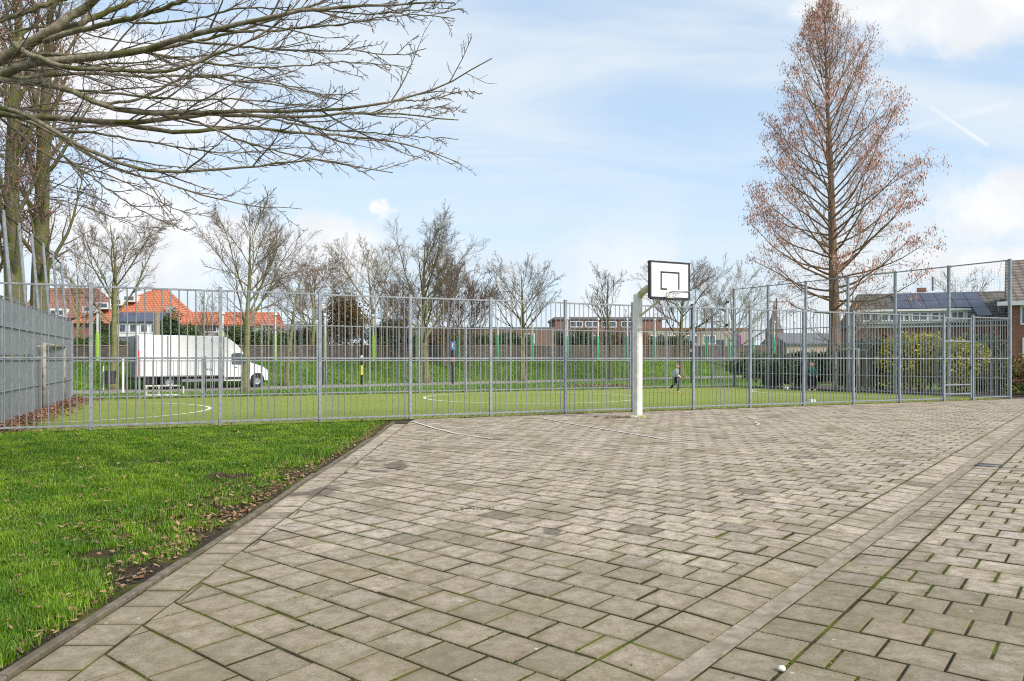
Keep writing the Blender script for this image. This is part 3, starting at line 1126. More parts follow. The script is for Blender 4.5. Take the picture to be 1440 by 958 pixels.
def board_box(mb, x0, x1, z0, z1, d0, d1):
    c = bc + bxd * (x0 + x1) / 2 + bnd * (d0 + d1) / 2
    mb.box((c[0], c[1], bz + (z0 + z1) / 2), (x1 - x0, abs(d1 - d0), z1 - z0), yaw)
    return mb


board = board_box(MB(), -.56, .56, -.44, .44, -.02, .02).build('backboard', M['white'], bk)
e = MB()
board_box(e, -.60, -.555, -.45, .45, -.05, .03)
board_box(e, .555, .60, -.45, .45, -.05, .03)
board_box(e, -.555, .555, .41, .45, -.05, .0302)
board_box(e, -.555, .555, -.475, -.41, -.05, .0302)
ee = e.build('border', M['black'], bk)
q = MB()
board_box(q, -.285, -.245, -.24, .205, .0205, .0235)
board_box(q, .245, .285, -.22, .205, .0205, .0235)
board_box(q, -.245, .245, .165, .205, .0205, .0237)
board_box(q, -.245, -.09, -.24, -.20, .0205, .0237)
q.build('target_square', M['black'], bk)
rim = MB()
rc = bc + bnd * .38
rz_ = bz - .315
rim.tube([(rc[0] + .225 * math.cos(t), rc[1] + .225 * math.sin(t), rz_) for t in np.linspace(0, 2 * math.pi, 29)], .011, 6, False)
for sgn in (-1, 1):
    a0 = bc + bnd * .03 + bxd * .09 * sgn
    a1 = bc + bnd * .20 + bxd * .12 * sgn
    rim.tube([(*a0, rz_ - .0), (*a1, rz_)], .010, 6)
    rim.tube([(*a0, rz_ - .09), (*a1, rz_ - .005)], .008, 6)
rim.build('ring', M['galv_bars'], bk, True)
board_box(MB(), -.11, .11, -.43, -.29, .021, .032).build('ring_bracket', M['white_old'], bk)
rg = MB().tube([(bk0[0] + .03 + .035 * math.cos(t), bk0[1] - .135, 2.21 + .035 * math.sin(t)) for t in np.linspace(0, 2 * math.pi, 17)], .006, 5, False)
rg.build('painted_ring', M['black'], bk)

# the second hoop, at the far side of the pitch, seen nearly edge on
h2 = at(1021, 505, 41.0)
hp = thing('basketball_hoop', 'narrow edge-on backboard on a dark pole behind the far fence', 'basketball hoop', (h2[0] - .55, h2[1], 0))
MB().tube([(h2[0] - .75, h2[1] + .1, 0), (h2[0] - .75, h2[1] + .1, 4.3), (h2[0] - .3, h2[1], 4.25), (h2[0], h2[1], 4.1)], .06, 8).build('post', M['galv'], hp)
MB().box((h2[0] + .02, h2[1], 3.95), (.10, 1.7, 1.15), R(-12), .01).build('backboard', M['white'], hp)
b2 = MB()
for z in (3.34, 4.56):
    b2.box((h2[0] + .02, h2[1], z), (.16, 1.74, .10), R(-12), .01)
b2.box((h2[0] + .20, h2[1] - .86, 3.95), (.12, .05, 1.2), R(-12), .01)
b2.build('border', M['black'], hp)


# ------------------------------------------------------------------ plants: branch systems grown level by level
def unit(v):
    return v / (np.linalg.norm(v, axis=-1, keepdims=True) + 1e-9)


def grow(st, dr, ln, n, wob, lift, g):
    """N branches of n points; wob = sideways wander, lift = bending towards +z (or down if negative)"""
    N = len(st)
    pts = np.zeros((N, n, 3))
    pts[:, 0] = st
    dcur = unit(dr)
    step = (ln / (n - 1))[:, None]
    for i in range(1, n):
        dcur = dcur + g.normal(0, wob, (N, 3))
        dcur[:, 2] += lift
        dcur = unit(dcur)
        pts[:, i] = pts[:, i - 1] + dcur * step
    return pts


def taper(r0, r1, n):
    t = np.linspace(0, 1, n)[None]
    return r0[:, None] * (1 - t) + r1[:, None] * t


def spawn(pts, rad, per, t0, t1, a0, a1, l0, l1, g, fall=.6, rfac=.6, flat=0.0, ctr=None):
    """children along the branches"""
    N, n, _ = pts.shape
    par = np.repeat(np.arange(N), per)
    t = t0 + (t1 - t0) * (np.tile(np.arange(per), N) + g.uniform(0, 1, N * per)) / per
    f = t * (n - 1)
    i = np.clip(f.astype(int), 0, n - 2)
    w = (f - i)[:, None]
    st = pts[par, i] * (1 - w) + pts[par, i + 1] * w
    tg = unit(pts[par, i + 1] - pts[par, i])
    rr = rad[par, i] * (1 - w[:, 0]) + rad[par, i + 1] * w[:, 0]
    rv = g.normal(0, 1, tg.shape)
    if flat:
        rv[:, 2] *= (1 - flat)
    side = unit(rv - (rv * tg).sum(1, keepdims=True) * tg)
    ang = np.radians(g.uniform(a0, a1, len(par)))[:, None]
    dr = tg * np.cos(ang) + side * np.sin(ang)
    plen = np.linalg.norm(pts[:, 1:] - pts[:, :-1], axis=2).sum(1)[par]
    ln = plen * g.uniform(l0, l1, len(par)) * (1 - fall * t)
    return st, dr, ln, rr * rfac


def tubes_arrays(pts, rad, k):
    N, n, _ = pts.shape
    tg = np.empty_like(pts)
    tg[:, 1:-1] = pts[:, 2:] - pts[:, :-2]
    tg[:, 0] = pts[:, 1] - pts[:, 0]
    tg[:, -1] = pts[:, -1] - pts[:, -2]
    tg = unit(tg)
    mean = unit(pts[:, -1] - pts[:, 0])
    up = np.where(np.abs(mean[:, 2:3]) < .85, np.array([[0, 0, 1.0]]), np.array([[1.0, 0, 0]]))[:, None, :]
    a = unit(np.cross(np.broadcast_to(up, tg.shape), tg))
    b = np.cross(tg, a)
    th = 2 * np.pi * np.arange(k) / k
    v = pts[:, :, None, :] + rad[:, :, None, None] * (np.cos(th)[None, None, :, None] * a[:, :, None, :] + np.sin(th)[None, None, :, None] * b[:, :, None, :])
    base = (np.arange(N) * n * k)[:, None, None] + (np.arange(n - 1) * k)[None, :, None]
    j = np.arange(k)[None, None, :]
    q = (j + 1) % k
    quads = np.stack([base + j, base + q, base + k + q, base + k + j], axis=-1).reshape(-1, 4)
    return v.reshape(-1, 3), quads


def join(lst):
    vs, qs, o = [], [], 0
    for v, q in lst:
        vs.append(v)
        qs.append(q + o)
        o += len(v)
    return np.concatenate(vs), np.concatenate(qs)


def leaf_quads(cen, size, g, aspect=1.8, droop=0.0):
    """bent two-triangle leaves as quads with random facing"""
    N = len(cen)
    a = g.normal(0, 1, (N, 3))
    if droop:
        a = a * (1 - droop) + np.array((0, 0, -1.0)) * droop * 1.5
    a = unit(a)
    r = g.normal(0, 1, (N, 3))
    b = unit(np.cross(a, r))
    s = (size * g.uniform(.6, 1.3, N))[:, None]
    v = np.stack([cen, cen + a * s * .5 + b * s / aspect * .5, cen + a * s, cen + a * s * .5 - b * s / aspect * .5], axis=1)
    q = np.arange(N * 4).reshape(N, 4)
    return v.reshape(-1, 3), q


def bare_tree(name, label, px, py_base, Y, py_top, spread, seed, bark='bark_green', twig='twig', r=.17, fork=.22, limbs=15, subs=10, tw=7, tips=5,
              lean=0.0, group='bare trees along the road', zb=0.0, up=.09, leader=1.0, a0=28, a1=58, twr=.006, cat='tree'):
    g = np.random.default_rng(seed)
    X = (px - 720) / F * Y
    Ht = H0 + (YH - py_top) / F * Y - zb
    root = thing(name, label, cat, (X, Y, zb), group)
    b = np.array([[X, Y, zb - .1]])
    n0 = 12
    tr = grow(b, np.array([[lean, 0, 1.0]]), np.array([Ht * .80 * leader]), n0, .035, .02, g)
    r0 = taper(np.array([r]), np.array([r * .10]), n0)
    r0[:, 0] *= 1.35
    st, dr, ln, rr = spawn(tr, r0, limbs, fork, .95, a0, a1, .50 * spread, .72 * spread, g, .60, .55)
    l1 = grow(st, dr, ln * 1.1, 8, .06, up * .55, g)
    r1 = taper(rr * .85, np.full(len(rr), .010), 8)
    st, dr, ln, rr = spawn(l1, r1, subs, .18, .98, 20, 48, .34, .62, g, .55, .55)
    l2 = grow(st, dr, ln, 6, .07, up * .6, g)
    r2 = taper(np.maximum(rr, .009), np.full(len(rr), .007), 6)
    st, dr, ln, rr = spawn(l2, r2, tw, .12, 1, 22, 55, .30, .60, g, .45, .7)
    l3 = grow(st, dr, ln, 5, .08, up * .5, g)
    r3 = taper(np.maximum(rr * .8, twr * 1.05), np.full(len(rr), twr * .7), 5)
    parts = [tubes_arrays(l2, r2, 4), tubes_arrays(l3, r3, 3)]
    if tips:
        st, dr, ln, rr = spawn(l3, r3, tips, .15, 1, 22, 52, .45, .85, g, .4, .8)
        l4 = grow(st, dr, ln, 4, .08, up * .4, g)
        r4 = taper(np.full(len(rr), twr * .85), np.full(len(rr), twr * .5), 4)
        parts.append(tubes_arrays(l4, r4, 3))
    v, q = join([tubes_arrays(tr, r0, 10), tubes_arrays(l1, r1, 6)])
    mesh_np('trunk', v, q, m=M[bark], parent=root, smooth=True)
    v, q = join(parts)
    mesh_np('crown', v, q, m=M[twig], parent=root, smooth=False)
    return root, (l2, l3)


TG = 'bare trees along the road'
bare_tree('bare_tree', 'bare tree with mossy forked trunk left of the white box truck', 160, 546, 36.0, 248, 1.0, 11, limbs=13, subs=10, tw=7, tips=5, r=.19, fork=.34, up=.08)
bare_tree('bare_tree', 'bare tree whose mossy trunk stands in front of the truck cab', 345, 549, 34.0, 262, 1.1, 12, limbs=15, subs=10, tw=7, tips=5, r=.19, fork=.36, a0=25, a1=52)
bare_tree('bare_tree', 'lower bare tree with dark knotted limbs just right of the truck', 403, 541, 41.0, 335, 1.15, 13, limbs=11, subs=9, tw=7, tips=4, r=.16, fork=.45, a0=45, a1=80, twig='twig_red', up=.05)
bare_tree('bare_tree', 'tall fine-twigged bare tree rising from the red-brown thicket', 600, 538, 46.0, 292, 1.1, 15, limbs=18, subs=10, tw=7, tips=5, r=.26, fork=.28, a0=28, a1=55)
bare_tree('bare_tree', 'bare round-headed tree standing alone left of the flat roofed building', 735, 535, 50.0, 348, 1.1, 16, limbs=16, subs=9, tw=7, tips=4, r=.20, fork=.36, a0=35, a1=65)
bare_tree('bare_tree', 'thin bare tree with two leaders left of the basketball post', 858, 533, 54.0, 358, .85, 17, limbs=11, subs=8, tw=6, tips=4, r=.16, fork=.3, a0=20, a1=48)
bare_tree('bare_tree', 'bare reddish tree right behind the basketball backboard', 958, 531, 57.0, 352, 1.25, 18, limbs=16, subs=10, tw=7, tips=5, r=.24, fork=.35, twig='twig_red', a0=40, a1=75)
TB = 'bare trees among the houses'
bare_tree('bare_tree', 'pale bare tree with cream branches left of the red-brown thicket', 528, 505, 62.0, 338, 1.5, 14, bark='twig_pale', twig='twig_pale', limbs=15, subs=9, tw=7, tips=4, r=.26, fork=.2, group=TB, zb=1.2, a0=35, a1=65, twr=.011)
bare_tree('bare_tree', 'bare red-twigged tree right of the dark knotted tree', 438, 505, 60.0, 352, 1.4, 21, twig='twig_red', limbs=14, subs=9, tw=7, tips=4, r=.2, fork=.15, group=TB, zb=1.2, twr=.010)
bare_tree('bare_tree', 'slender bare tree in front of the old red roof at far left', 112, 505, 55.0, 330, 1.0, 22, twig='twig_red', limbs=12, subs=7, tw=5, tips=2, r=.14, fork=.2, group=TB, zb=1.2, a0=15, a1=40, twr=.009)
bare_tree('bare_tree', 'pale haze of fine twigs left of the tall net fence', 1032, 505, 70.0, 385, 1.6, 23, bark='twig_pale', twig='twig_pale', limbs=15, subs=9, tw=7, tips=4, r=.2, fork=.15, group=TB, zb=1.2, a0=40, a1=75, twr=.011)
bare_tree('bare_tree', 'small bare tree beyond the solar panel roof', 1345, 480, 85.0, 382, 1.4, 24, limbs=12, subs=7, tw=5, tips=2, r=.2, fork=.2, group=TB, zb=1.2, twr=.012)
bare_tree('bare_tree', 'bare tree with brown trunk close beside the tall conical conifer', 1192, 545, 41.5, 368, 1.1, 25, bark='bark', limbs=10, subs=7, tw=5, tips=2, r=.16, fork=.3, group=TB, a0=35, a1=65)
bare_tree('bare_tree', 'leafless sapling with thin stem above the orange roof wing', 292, 505, 58.0, 398, 1.0, 26, limbs=10, subs=6, tw=5, tips=2, r=.10, fork=.15, group=TB, zb=1.2, a0=15, a1=40, twr=.009)
# red-brown thicket of bare shrubs around the tall tree
for k, (px, top, sd, lab) in enumerate(((572, 400, 31, 'red-brown bare shrub at the left of the thicket'), (626, 378, 32, 'tallest red-brown bare shrub of the thicket'),
                                        (660, 400, 33, 'red-brown bare shrub at the right of the thicket'))):
    bare_tree('bare_shrub', lab, px, 505, 52.0, top, 1.7, sd, bark='twig_red', twig='twig_red', limbs=18, subs=8, tw=7, tips=3, r=.09, fork=.04,
              group='red-brown thicket', zb=1.1, a0=20, a1=60, twr=.010, cat='shrub')


# tall conical conifer (dawn redwood) with the last rusty needles
def redwood():
    g = np.random.default_rng(77)
    Y = 45.0
    X = (1173 - 720) / F * Y
    Ht = H0 + (YH + 6) / F * Y
    root = thing('conifer_tree', 'very tall conical conifer with rusty needles behind the net fence', 'tree', (X, Y, 0))
    n0 = 26
    tr = grow(np.array([[X, Y, -.1]]), np.array([[.012, 0, 1.0]]), np.array([Ht]), n0, .006, .0, g)
    r0 = taper(np.array([.37]), np.array([.012]), n0)
    r0[0, 0], r0[0, 1], r0[0, 2] = .85, .62, .48
    nb = 118
    t = np.linspace(.19, .985, nb) + g.uniform(-.006, .006, nb)
    f = t * (n0 - 1)
    i = np.clip(f.astype(int), 0, n0 - 2)
    w = (f - i)[:, None]
    st = tr[0, i] * (1 - w) + tr[0, i + 1] * w
    az = np.cumsum(np.full(nb, 2.39996)) + g.normal(0, .3, nb)
    elv = np.radians(np.interp(t, [.19, .35, .6, 1], [-4, 18, 40, 62]) + g.normal(0, 6, nb))
    dr = np.stack([np.cos(az) * np.cos(elv), np.sin(az) * np.cos(elv), np.sin(elv)], 1)
    prof = np.interp(t, [.19, .27, .40, .55, .72, .86, .95, 1.0], [4.9, 5.9, 5.8, 4.8, 3.5, 1.9, .8, .25])
    ln = prof * g.uniform(.90, 1.04, nb) / np.cos(elv) ** .7
    l1 = grow(st, dr, ln, 11, .075, .075, g)
    rr = np.interp(t, [0, .3, 1], [.095, .07, .014])
    r1 = taper(rr, np.full(nb, .012), 11)
    st, dr, ln2, r_ = spawn(l1, r1, 13, .15, .99, 25, 60, .20, .38, g, .40, .45, flat=.3)
    l2 = grow(st, dr, ln2, 6, .08, .03, g)
    r2 = taper(np.maximum(r_ * .8, .009), np.full(len(r_), .005), 6)
    st, dr, ln3, r_ = spawn(l2, r2, 6, .1, 1, 30, 70, .3, .6, g, .4, .6)
    l3 = grow(st, dr, ln3, 4, .12, -.12, g)
    r3 = taper(np.full(len(r_), .006), np.full(len(r_), .004), 4)
    v, q = join([tubes_arrays(tr, r0, 14), tubes_arrays(l1, r1, 6)])
    mesh_np('trunk', v, q, m=M['bark_red'], parent=root, smooth=True)
    v, q = join([tubes_arrays(l2, r2, 4), tubes_arrays(l3, r3, 3)])
    mesh_np('crown', v, q, m=M['twig_rust'], parent=root)
    # hanging tassels of needles, thick at the rim, in patches
    cand = np.concatenate([l3[:, 1:].reshape(-1, 3), l2[:, 2:].reshape(-1, 3)])
    rad = np.hypot(cand[:, 0] - X, cand[:, 1] - Y)
    zz = cand[:, 2] / Ht
    lim = np.interp(zz, [.1, .2, .3, .42, .6, .75, .88, 1], [6.0, 6.7, 6.7, 6.0, 4.7, 3.3, 2.0, 1.0])
    rel = rad / lim
    patch = np.sin(cand[:, 0] * 1.1 + 1.0) * np.sin(cand[:, 1] * .9 + 2) * np.sin(cand[:, 2] * .8)
    pr = np.clip((rel - .36) / .55, 0, 1) ** 1.8 * (.55 + .55 * (patch > .05)) * np.interp(zz, [0, .45, .65, .8, 1], [1.15, .8, .42, .18, .10]) + .01
    keep = cand[g.uniform(0, 1, len(cand)) < pr * 1.35]
    cen = np.repeat(keep, 5, axis=0) + g.normal(0, .14, (len(keep) * 5, 3))
    v, q = leaf_quads(cen, .16, g, 3.0, .72)
    mesh_np('foliage', v, q, m=M['needle_rust'], parent=root)


redwood()


# two old trees behind the sheet wall, keeping brown leaves
def copper_tree(px, Y, lean, seed, label, r, top=9.0):
    g = np.random.default_rng(seed)
    X = (px - 720) / F * Y
    root = thing('copper_leaf_tree', label, 'tree', (X, Y, 0), 'copper-leaved trees behind the sheet wall')
    n0 = 18
    Ht = 19.0
    tr = grow(np.array([[X, Y, -.1]]), np.array([[lean, 0, 1.0]]), np.array([Ht]), n0, .02, .01, g)
    r0 = taper(np.array([r]), np.array([.06]), n0)
    r0[0, 0] *= 1.3
    st, dr, ln, rr = spawn(tr, r0, 34, .22, .97, 20, 50, .16, .30, g, .35, .45)
    l1 = grow(st, dr, ln, 8, .07, .14, g)
    r1 = taper(np.minimum(rr, .09), np.full(len(rr), .014), 8)
    st, dr, ln, rr = spawn(l1, r1, 9, .12, 1, 25, 60, .28, .5, g, .4, .5)
    l2 = grow(st, dr, ln, 5, .12, .04, g)
    r2 = taper(np.maximum(rr, .011), np.full(len(rr), .007), 5)
    st, dr, ln, rr = spawn(l2, r2, 9, .1, 1, 30, 65, .35, .7, g, .4, .6)
    l3 = grow(st, dr, ln, 4, .12, -.05, g)
    r3 = taper(np.full(len(rr), .0075), np.full(len(rr), .005), 4)
    v, q = join([tubes_arrays(tr, r0, 14), tubes_arrays(l1, r1, 6)])
    mesh_np('trunk', v, q, m=M['bark'], parent=root, smooth=True)
    v, q = join([tubes_arrays(l2, r2, 4), tubes_arrays(l3, r3, 3)])
    mesh_np('crown', v, q, m=M['twig_red'], parent=root)
    cand = l3[:, 2:].reshape(-1, 3)
    patch = np.sin(cand[:, 0] * 2.1) * np.sin(cand[:, 1] * 1.7 + 1) * np.sin(cand[:, 2] * 1.3 + seed)
    keep = cand[(g.uniform(0, 1, len(cand)) < .16 + .35 * (patch > .1))]
    v, q = leaf_quads(keep, .11, g, 1.6, .3)
    mesh_np('foliage', v, q, m=M['leaf_copper'], parent=root)


copper_tree(24, 29.5, .012, 41, 'left one of two thick mossy trunks with brown leaves behind the sheet wall', .40)
copper_tree(54, 30.5, .03, 42, 'right one of two thick mossy trunks with brown leaves behind the sheet wall', .42)
copper_tree(-6, 34, -.01, 43, 'thinner brown-leaved tree further back at the very edge behind the wall', .24)


# ------------------------------------------------------------------ big tree reaching in from the left
def smooth_line(pts, n):
    pts = np.array(pts, float)
    for _ in range(2):
        a, b = pts[:-1] * .75 + pts[1:] * .25, pts[:-1] * .25 + pts[1:] * .75
        m_ = np.empty((len(a) * 2, pts.shape[1]))
        m_[0::2], m_[1::2] = a, b
        pts = np.concatenate([pts[:1], m_, pts[-1:]])
    s = np.concatenate([[0], np.cumsum(np.linalg.norm(np.diff(pts[:, :3], axis=0), axis=1))])
    t = np.linspace(0, s[-1], n)
    return np.stack([np.interp(t, s, pts[:, k]) for k in range(pts.shape[1])], 1)


def reaching_tree():
    g = np.random.default_rng(5)
    tx, ty = -7.6, 8.8
    root = thing('overhanging_tree', 'bare tree whose long mossy limbs reach in over the lawn at upper left', 'tree', (tx, ty, 0))
    # (photo polyline, radius in photo px at start and end, depth at start and end)
    L = [
        ([(-80, 130), (0, 108), (35, 91), (70, 87), (140, 80), (200, 72), (250, 55), (300, 42), (370, 25), (440, 14), (520, 6), (640, 4)], 9, .8, 8.3, 7.0),
        ([(-60, 120), (0, 84), (45, 60), (80, 38), (110, 18), (140, -6), (180, -50)], 10, 5, 8.6, 8.2),
        ([(45, 60), (90, 42), (140, 22), (190, 0), (230, -30)], 5, 3, 8.45, 8.8),
        ([(62, 58), (120, 40), (170, 30), (230, 12), (270, -5), (330, -40)], 4.2, 2.2, 8.4, 7.4),
        ([(-60, 82), (0, 80), (60, 76), (120, 79), (180, 75), (220, 70), (260, 62), (310, 50), (350, 40), (410, 18), (470, -4)], 4.5, 1.4, 9.0, 8.4),
        ([(20, 62), (35, 74), (60, 85), (95, 96), (130, 98), (180, 100), (220, 102), (260, 95), (300, 78), (340, 63), (375, 46), (395, 28), (408, 5)], 4, .9, 8.0, 7.0),
        ([(-60, 125), (0, 114), (50, 108), (80, 104), (140, 103), (200, 108), (260, 106), (320, 112), (380, 118), (430, 128), (480, 142)], 4, .7, 8.9, 9.4),
        ([(-70, 116), (0, 112), (25, 113), (60, 118), (100, 127), (130, 142), (160, 155), (220, 160), (270, 158), (330, 157), (400, 155), (460, 156), (520, 150), (560, 142), (610, 126), (650, 107), (692, 82)], 6.5, .7, 8.2, 7.6),
        ([(-70, 150), (0, 162), (60, 165), (110, 168), (160, 173), (200, 172), (250, 165), (290, 160), (340, 161), (400, 166), (470, 162), (530, 158), (590, 163), (645, 170)], 6.5, .8, 8.6, 8.0),
        ([(110, 168), (160, 174), (200, 179), (240, 186), (280, 186), (330, 178), (380, 183), (430, 188), (500, 192), (560, 200), (610, 214), (645, 230)], 4, .7, 8.5, 8.9),
        ([(-60, 140), (0, 152), (40, 163), (80, 185), (110, 205), (150, 222), (190, 238), (240, 243), (300, 238), (350, 236), (400, 229), (450, 222), (500, 236), (552, 242)], 5, .6, 8.3, 7.2),
        ([(-40, 148), (10, 158), (50, 175), (95, 200), (140, 226), (190, 246), (230, 256), (270, 271), (310, 281), (350, 290), (425, 294)], 4, .5, 8.8, 9.6),
        ([(20, 166), (60, 192), (90, 220), (130, 250), (170, 280), (220, 308), (265, 326)], 2, .5, 8.7, 7.6),
        ([(130, 143), (180, 146), (220, 128), (262, 108), (300, 104), (350, 110), (400, 118), (450, 134), (505, 131)], 2.2, .5, 8.0, 8.6),
        ([(170, 30), (230, 34), (300, 20), (340, 9), (400, 14), (470, 13), (560, 3)], 1.8, .5, 8.2, 7.4),
        ([(220, 160), (280, 171), (340, 200), (400, 215), (440, 225), (500, 234), (527, 254)], 1.9, .5, 8.3, 8.8),
        ([(250, 57), (310, 62), (370, 68), (430, 72), (500, 70), (560, 82), (597, 68)], 1.8, .5, 7.7, 7.2),
        ([(200, 73), (260, 84), (330, 95), (400, 96), (470, 86), (535, 90), (580, 96)], 1.8, .5, 7.8, 8.4),
        ([(330, 157), (400, 172), (460, 184), (520, 186), (580, 192), (640, 196)], 1.7, .5, 7.9, 7.5),
        ([(300, 42), (360, 44), (430, 40), (500, 32), (560, 20), (640, 24)], 1.8, .5, 7.5, 7.0),
        ([(0, 165), (40, 200), (80, 228), (140, 240), (200, 268), (250, 298), (300, 305)], 2, .5, 8.9, 9.5),
        ([(-60, 40), (0, 30), (50, 12), (110, -10)], 6, 3, 8.8, 9.0),
        ([(-60, 60), (0, 52), (50, 35), (110, 44), (170, 60), (230, 62), (290, 72), (330, 86)], 2.4, .5, 8.9, 9.5),
        ([(-60, 200), (0, 215), (30, 240), (60, 252), (110, 268), (150, 282)], 1.6, .5, 8.8, 8.2),
        ([(-50, 262), (0, 258), (50, 275), (110, 288), (150, 302), (230, 330)], 1.4, .4, 8.8, 8.2),
        ([(-60, 100), (0, 96), (60, 100), (120, 92), (190, 90), (260, 78), (330, 80), (400, 66), (450, 58)], 2.4, .5, 8.4, 7.4),
        ([(100, 127), (150, 130), (210, 137), (270, 142), (330, 138), (390, 146), (450, 150), (500, 162)], 2.0, .5, 8.1, 7.2),
        ([(80, 185), (130, 186), (180, 196), (240, 205), (300, 216), (360, 214), (420, 206), (470, 214)], 1.8, .5, 8.4, 9.0),
        ([(440, 14), (500, 20), (560, 18), (610, 10), (652, 14)], 1.2, .4, 7.3, 7.0),
        ([(560, 142), (600, 142), (640, 130), (668, 128)], 1.1, .35, 7.7, 7.4),
        ([(530, 158), (580, 150), (630, 152), (658, 160)], 1.1, .35, 8.1, 8.3),
    ]
    main, sub = [], []
    np_ = 34
    P, RR = [], []
    for (pl, ra, rb, ya, yb) in L:
        n = len(pl)
        pts = []
        ys = np.linspace(ya, yb, n) + np.concatenate([[0], g.normal(0, .05, n - 2), [0]])
        for (px, py), yy in zip(pl, ys):
            pts.append(at(px, py, yy))
        if pl[0][0] < 0:
            h = pts[0][2]
            pts = [np.array((tx + .05, ty, h - .55))] + pts
        c = smooth_line(pts, np_)
        t = np.linspace(0, 1, np_)
        P.append(c)
        RR.append((ra * (1 - t) ** 1.1 + rb * (1 - (1 - t) ** 1.1)) * 8.2 / F)
    P, RR = np.array(P), np.array(RR)
    P[:, 1:] += g.normal(0, .006, P[:, 1:].shape)
    trunk = np.array([[(tx, ty, -.1), (tx + .02, ty, .6), (tx, ty, 1.6), (tx - .05, ty + .05, 2.6), (tx, ty, 3.6), (tx + .1, ty + .1, 4.8), (tx + .05, ty + .1, 6.2), (tx - .1, ty, 8.0), (tx, ty, 10.5), (tx + .1, ty, 12.5)]])
    tr = np.array([[.40, .34, .31, .30, .28, .24, .20, .15, .09, .04]])
    # secondary limbs fan out sideways, then twigs, mostly near the ends
    st, dr, ln, rr = spawn(P, RR, 11, .28, .98, 16, 42, .16, .34, g, .72, .75)
    l2 = grow(st, dr, ln, 9, .075, .010, g)
    r2 = taper(np.clip(rr, .0042, .011), np.full(len(rr), .0027), 9)
    st, dr, ln, rr = spawn(P, RR, 12, .25, 1, 25, 70, .03, .09, g, .5, .6)
    l2b = grow(st, dr, ln, 6, .10, .07, g)
    r2b = taper(np.full(len(rr), .0038), np.full(len(rr), .0023), 6)
    st, dr, ln, rr = spawn(l2, r2, 6, .12, 1, 22, 58, .16, .40, g, .5, .7)
    l3 = grow(st, dr, ln, 6, .11, .05, g)
    r3 = taper(np.full(len(rr), .0034), np.full(len(rr), .0021), 6)
    st, dr, ln, rr = spawn(l3, r3, 3, .2, 1, 25, 60, .25, .55, g, .4, .7)
    l4 = grow(st, dr, ln, 4, .10, .05, g)
    r4 = taper(np.full(len(rr), .0027), np.full(len(rr), .0018), 4)
    st, dr, ln, rr = spawn(l2b, r2b, 3, .2, 1, 25, 60, .3, .6, g, .4, .7)
    l5 = grow(st, dr, ln, 4, .10, .06, g)
    r5 = taper(np.full(len(rr), .0028), np.full(len(rr), .0018), 4)
    mesh_np('trunk', *tubes_arrays(trunk, tr, 16), m=M['bark'], parent=root, smooth=True)
    v, q = join([tubes_arrays(P, RR, 9)])
    mesh_np('limbs', v, q, m=M['bark_limb'], parent=root, smooth=True)
    v, q = join([tubes_arrays(l2, r2, 5), tubes_arrays(l2b, r2b, 4), tubes_arrays(l3, r3, 4), tubes_arrays(l4, r4, 3), tubes_arrays(l5, r5, 3)])
    mesh_np('crown', v, q, m=M['twig_fore'], parent=root)


reaching_tree()


# ------------------------------------------------------------------ leafy shrubs and hedges
def bush(name, label, c, rad, n, size, m, seed, group=None, cat='shrub', stems=9, box=False):
    """c = centre of the foot; rad = half-extents (x, y) and height"""
    g = np.random.default_rng(seed)
    c = np.array(c, float)
    root = thing(name, label, cat, c, group)
    sb = MB()
    for k in range(stems):
        a = g.uniform(0, 6.28)
        rr = g.uniform(0, .35)
        p0 = c + np.array((math.cos(a) * rad[0] * rr, math.sin(a) * rad[1] * rr, -.05))
        p1 = c + np.array((math.cos(a) * rad[0] * min(.75, rr * 2.1), math.sin(a) * rad[1] * min(.75, rr * 2.1), rad[2] * g.uniform(.55, .9)))
        sb.tube([p0, (p0 + p1) / 2 + g.normal(0, .05, 3), p1], [.03, .02, .008], 5)
    sb.build('stems', M['twig'], root)
    # lumps: sub-clumps spread through the volume, leaves thick towards their skins
    nl = 26
    if box:
        lc = np.stack([g.uniform(-.85, .85, nl) * rad[0], g.uniform(-.8, .8, nl) * rad[1], g.uniform(.12, .88, nl) * rad[2]], 1)
        lr = g.uniform(.22, .42, nl)
    else:
        dd = unit(g.normal(0, 1, (nl, 3)))
        k = g.uniform(.25, .78, nl)[:, None]
        lc = np.stack([dd[:, 0] * rad[0] * k[:, 0], dd[:, 1] * rad[1] * k[:, 0], rad[2] * (.5 + .5 * dd[:, 2] * k[:, 0])], 1)
        lr = g.uniform(.22, .45, nl)
    which = g.integers(0, nl, n)
    dd = unit(g.normal(0, 1, (n, 3))) * (g.uniform(.35, 1.12, n) ** .6)[:, None]
    s3 = np.array((rad[0], rad[1], rad[2] * .55))
    pos_ = lc[which] + dd * lr[which][:, None] * s3
    pos_ = pos_[(pos_[:, 2] > .02)]
    v, q = leaf_quads(c + pos_, size, g, 1.7, 0.1)
    mesh_np('foliage', v, q, m=M[m], parent=root)
    return root


def gp(px, Y, z=0.0):
    return ((px - 720) / F * Y, Y, z)


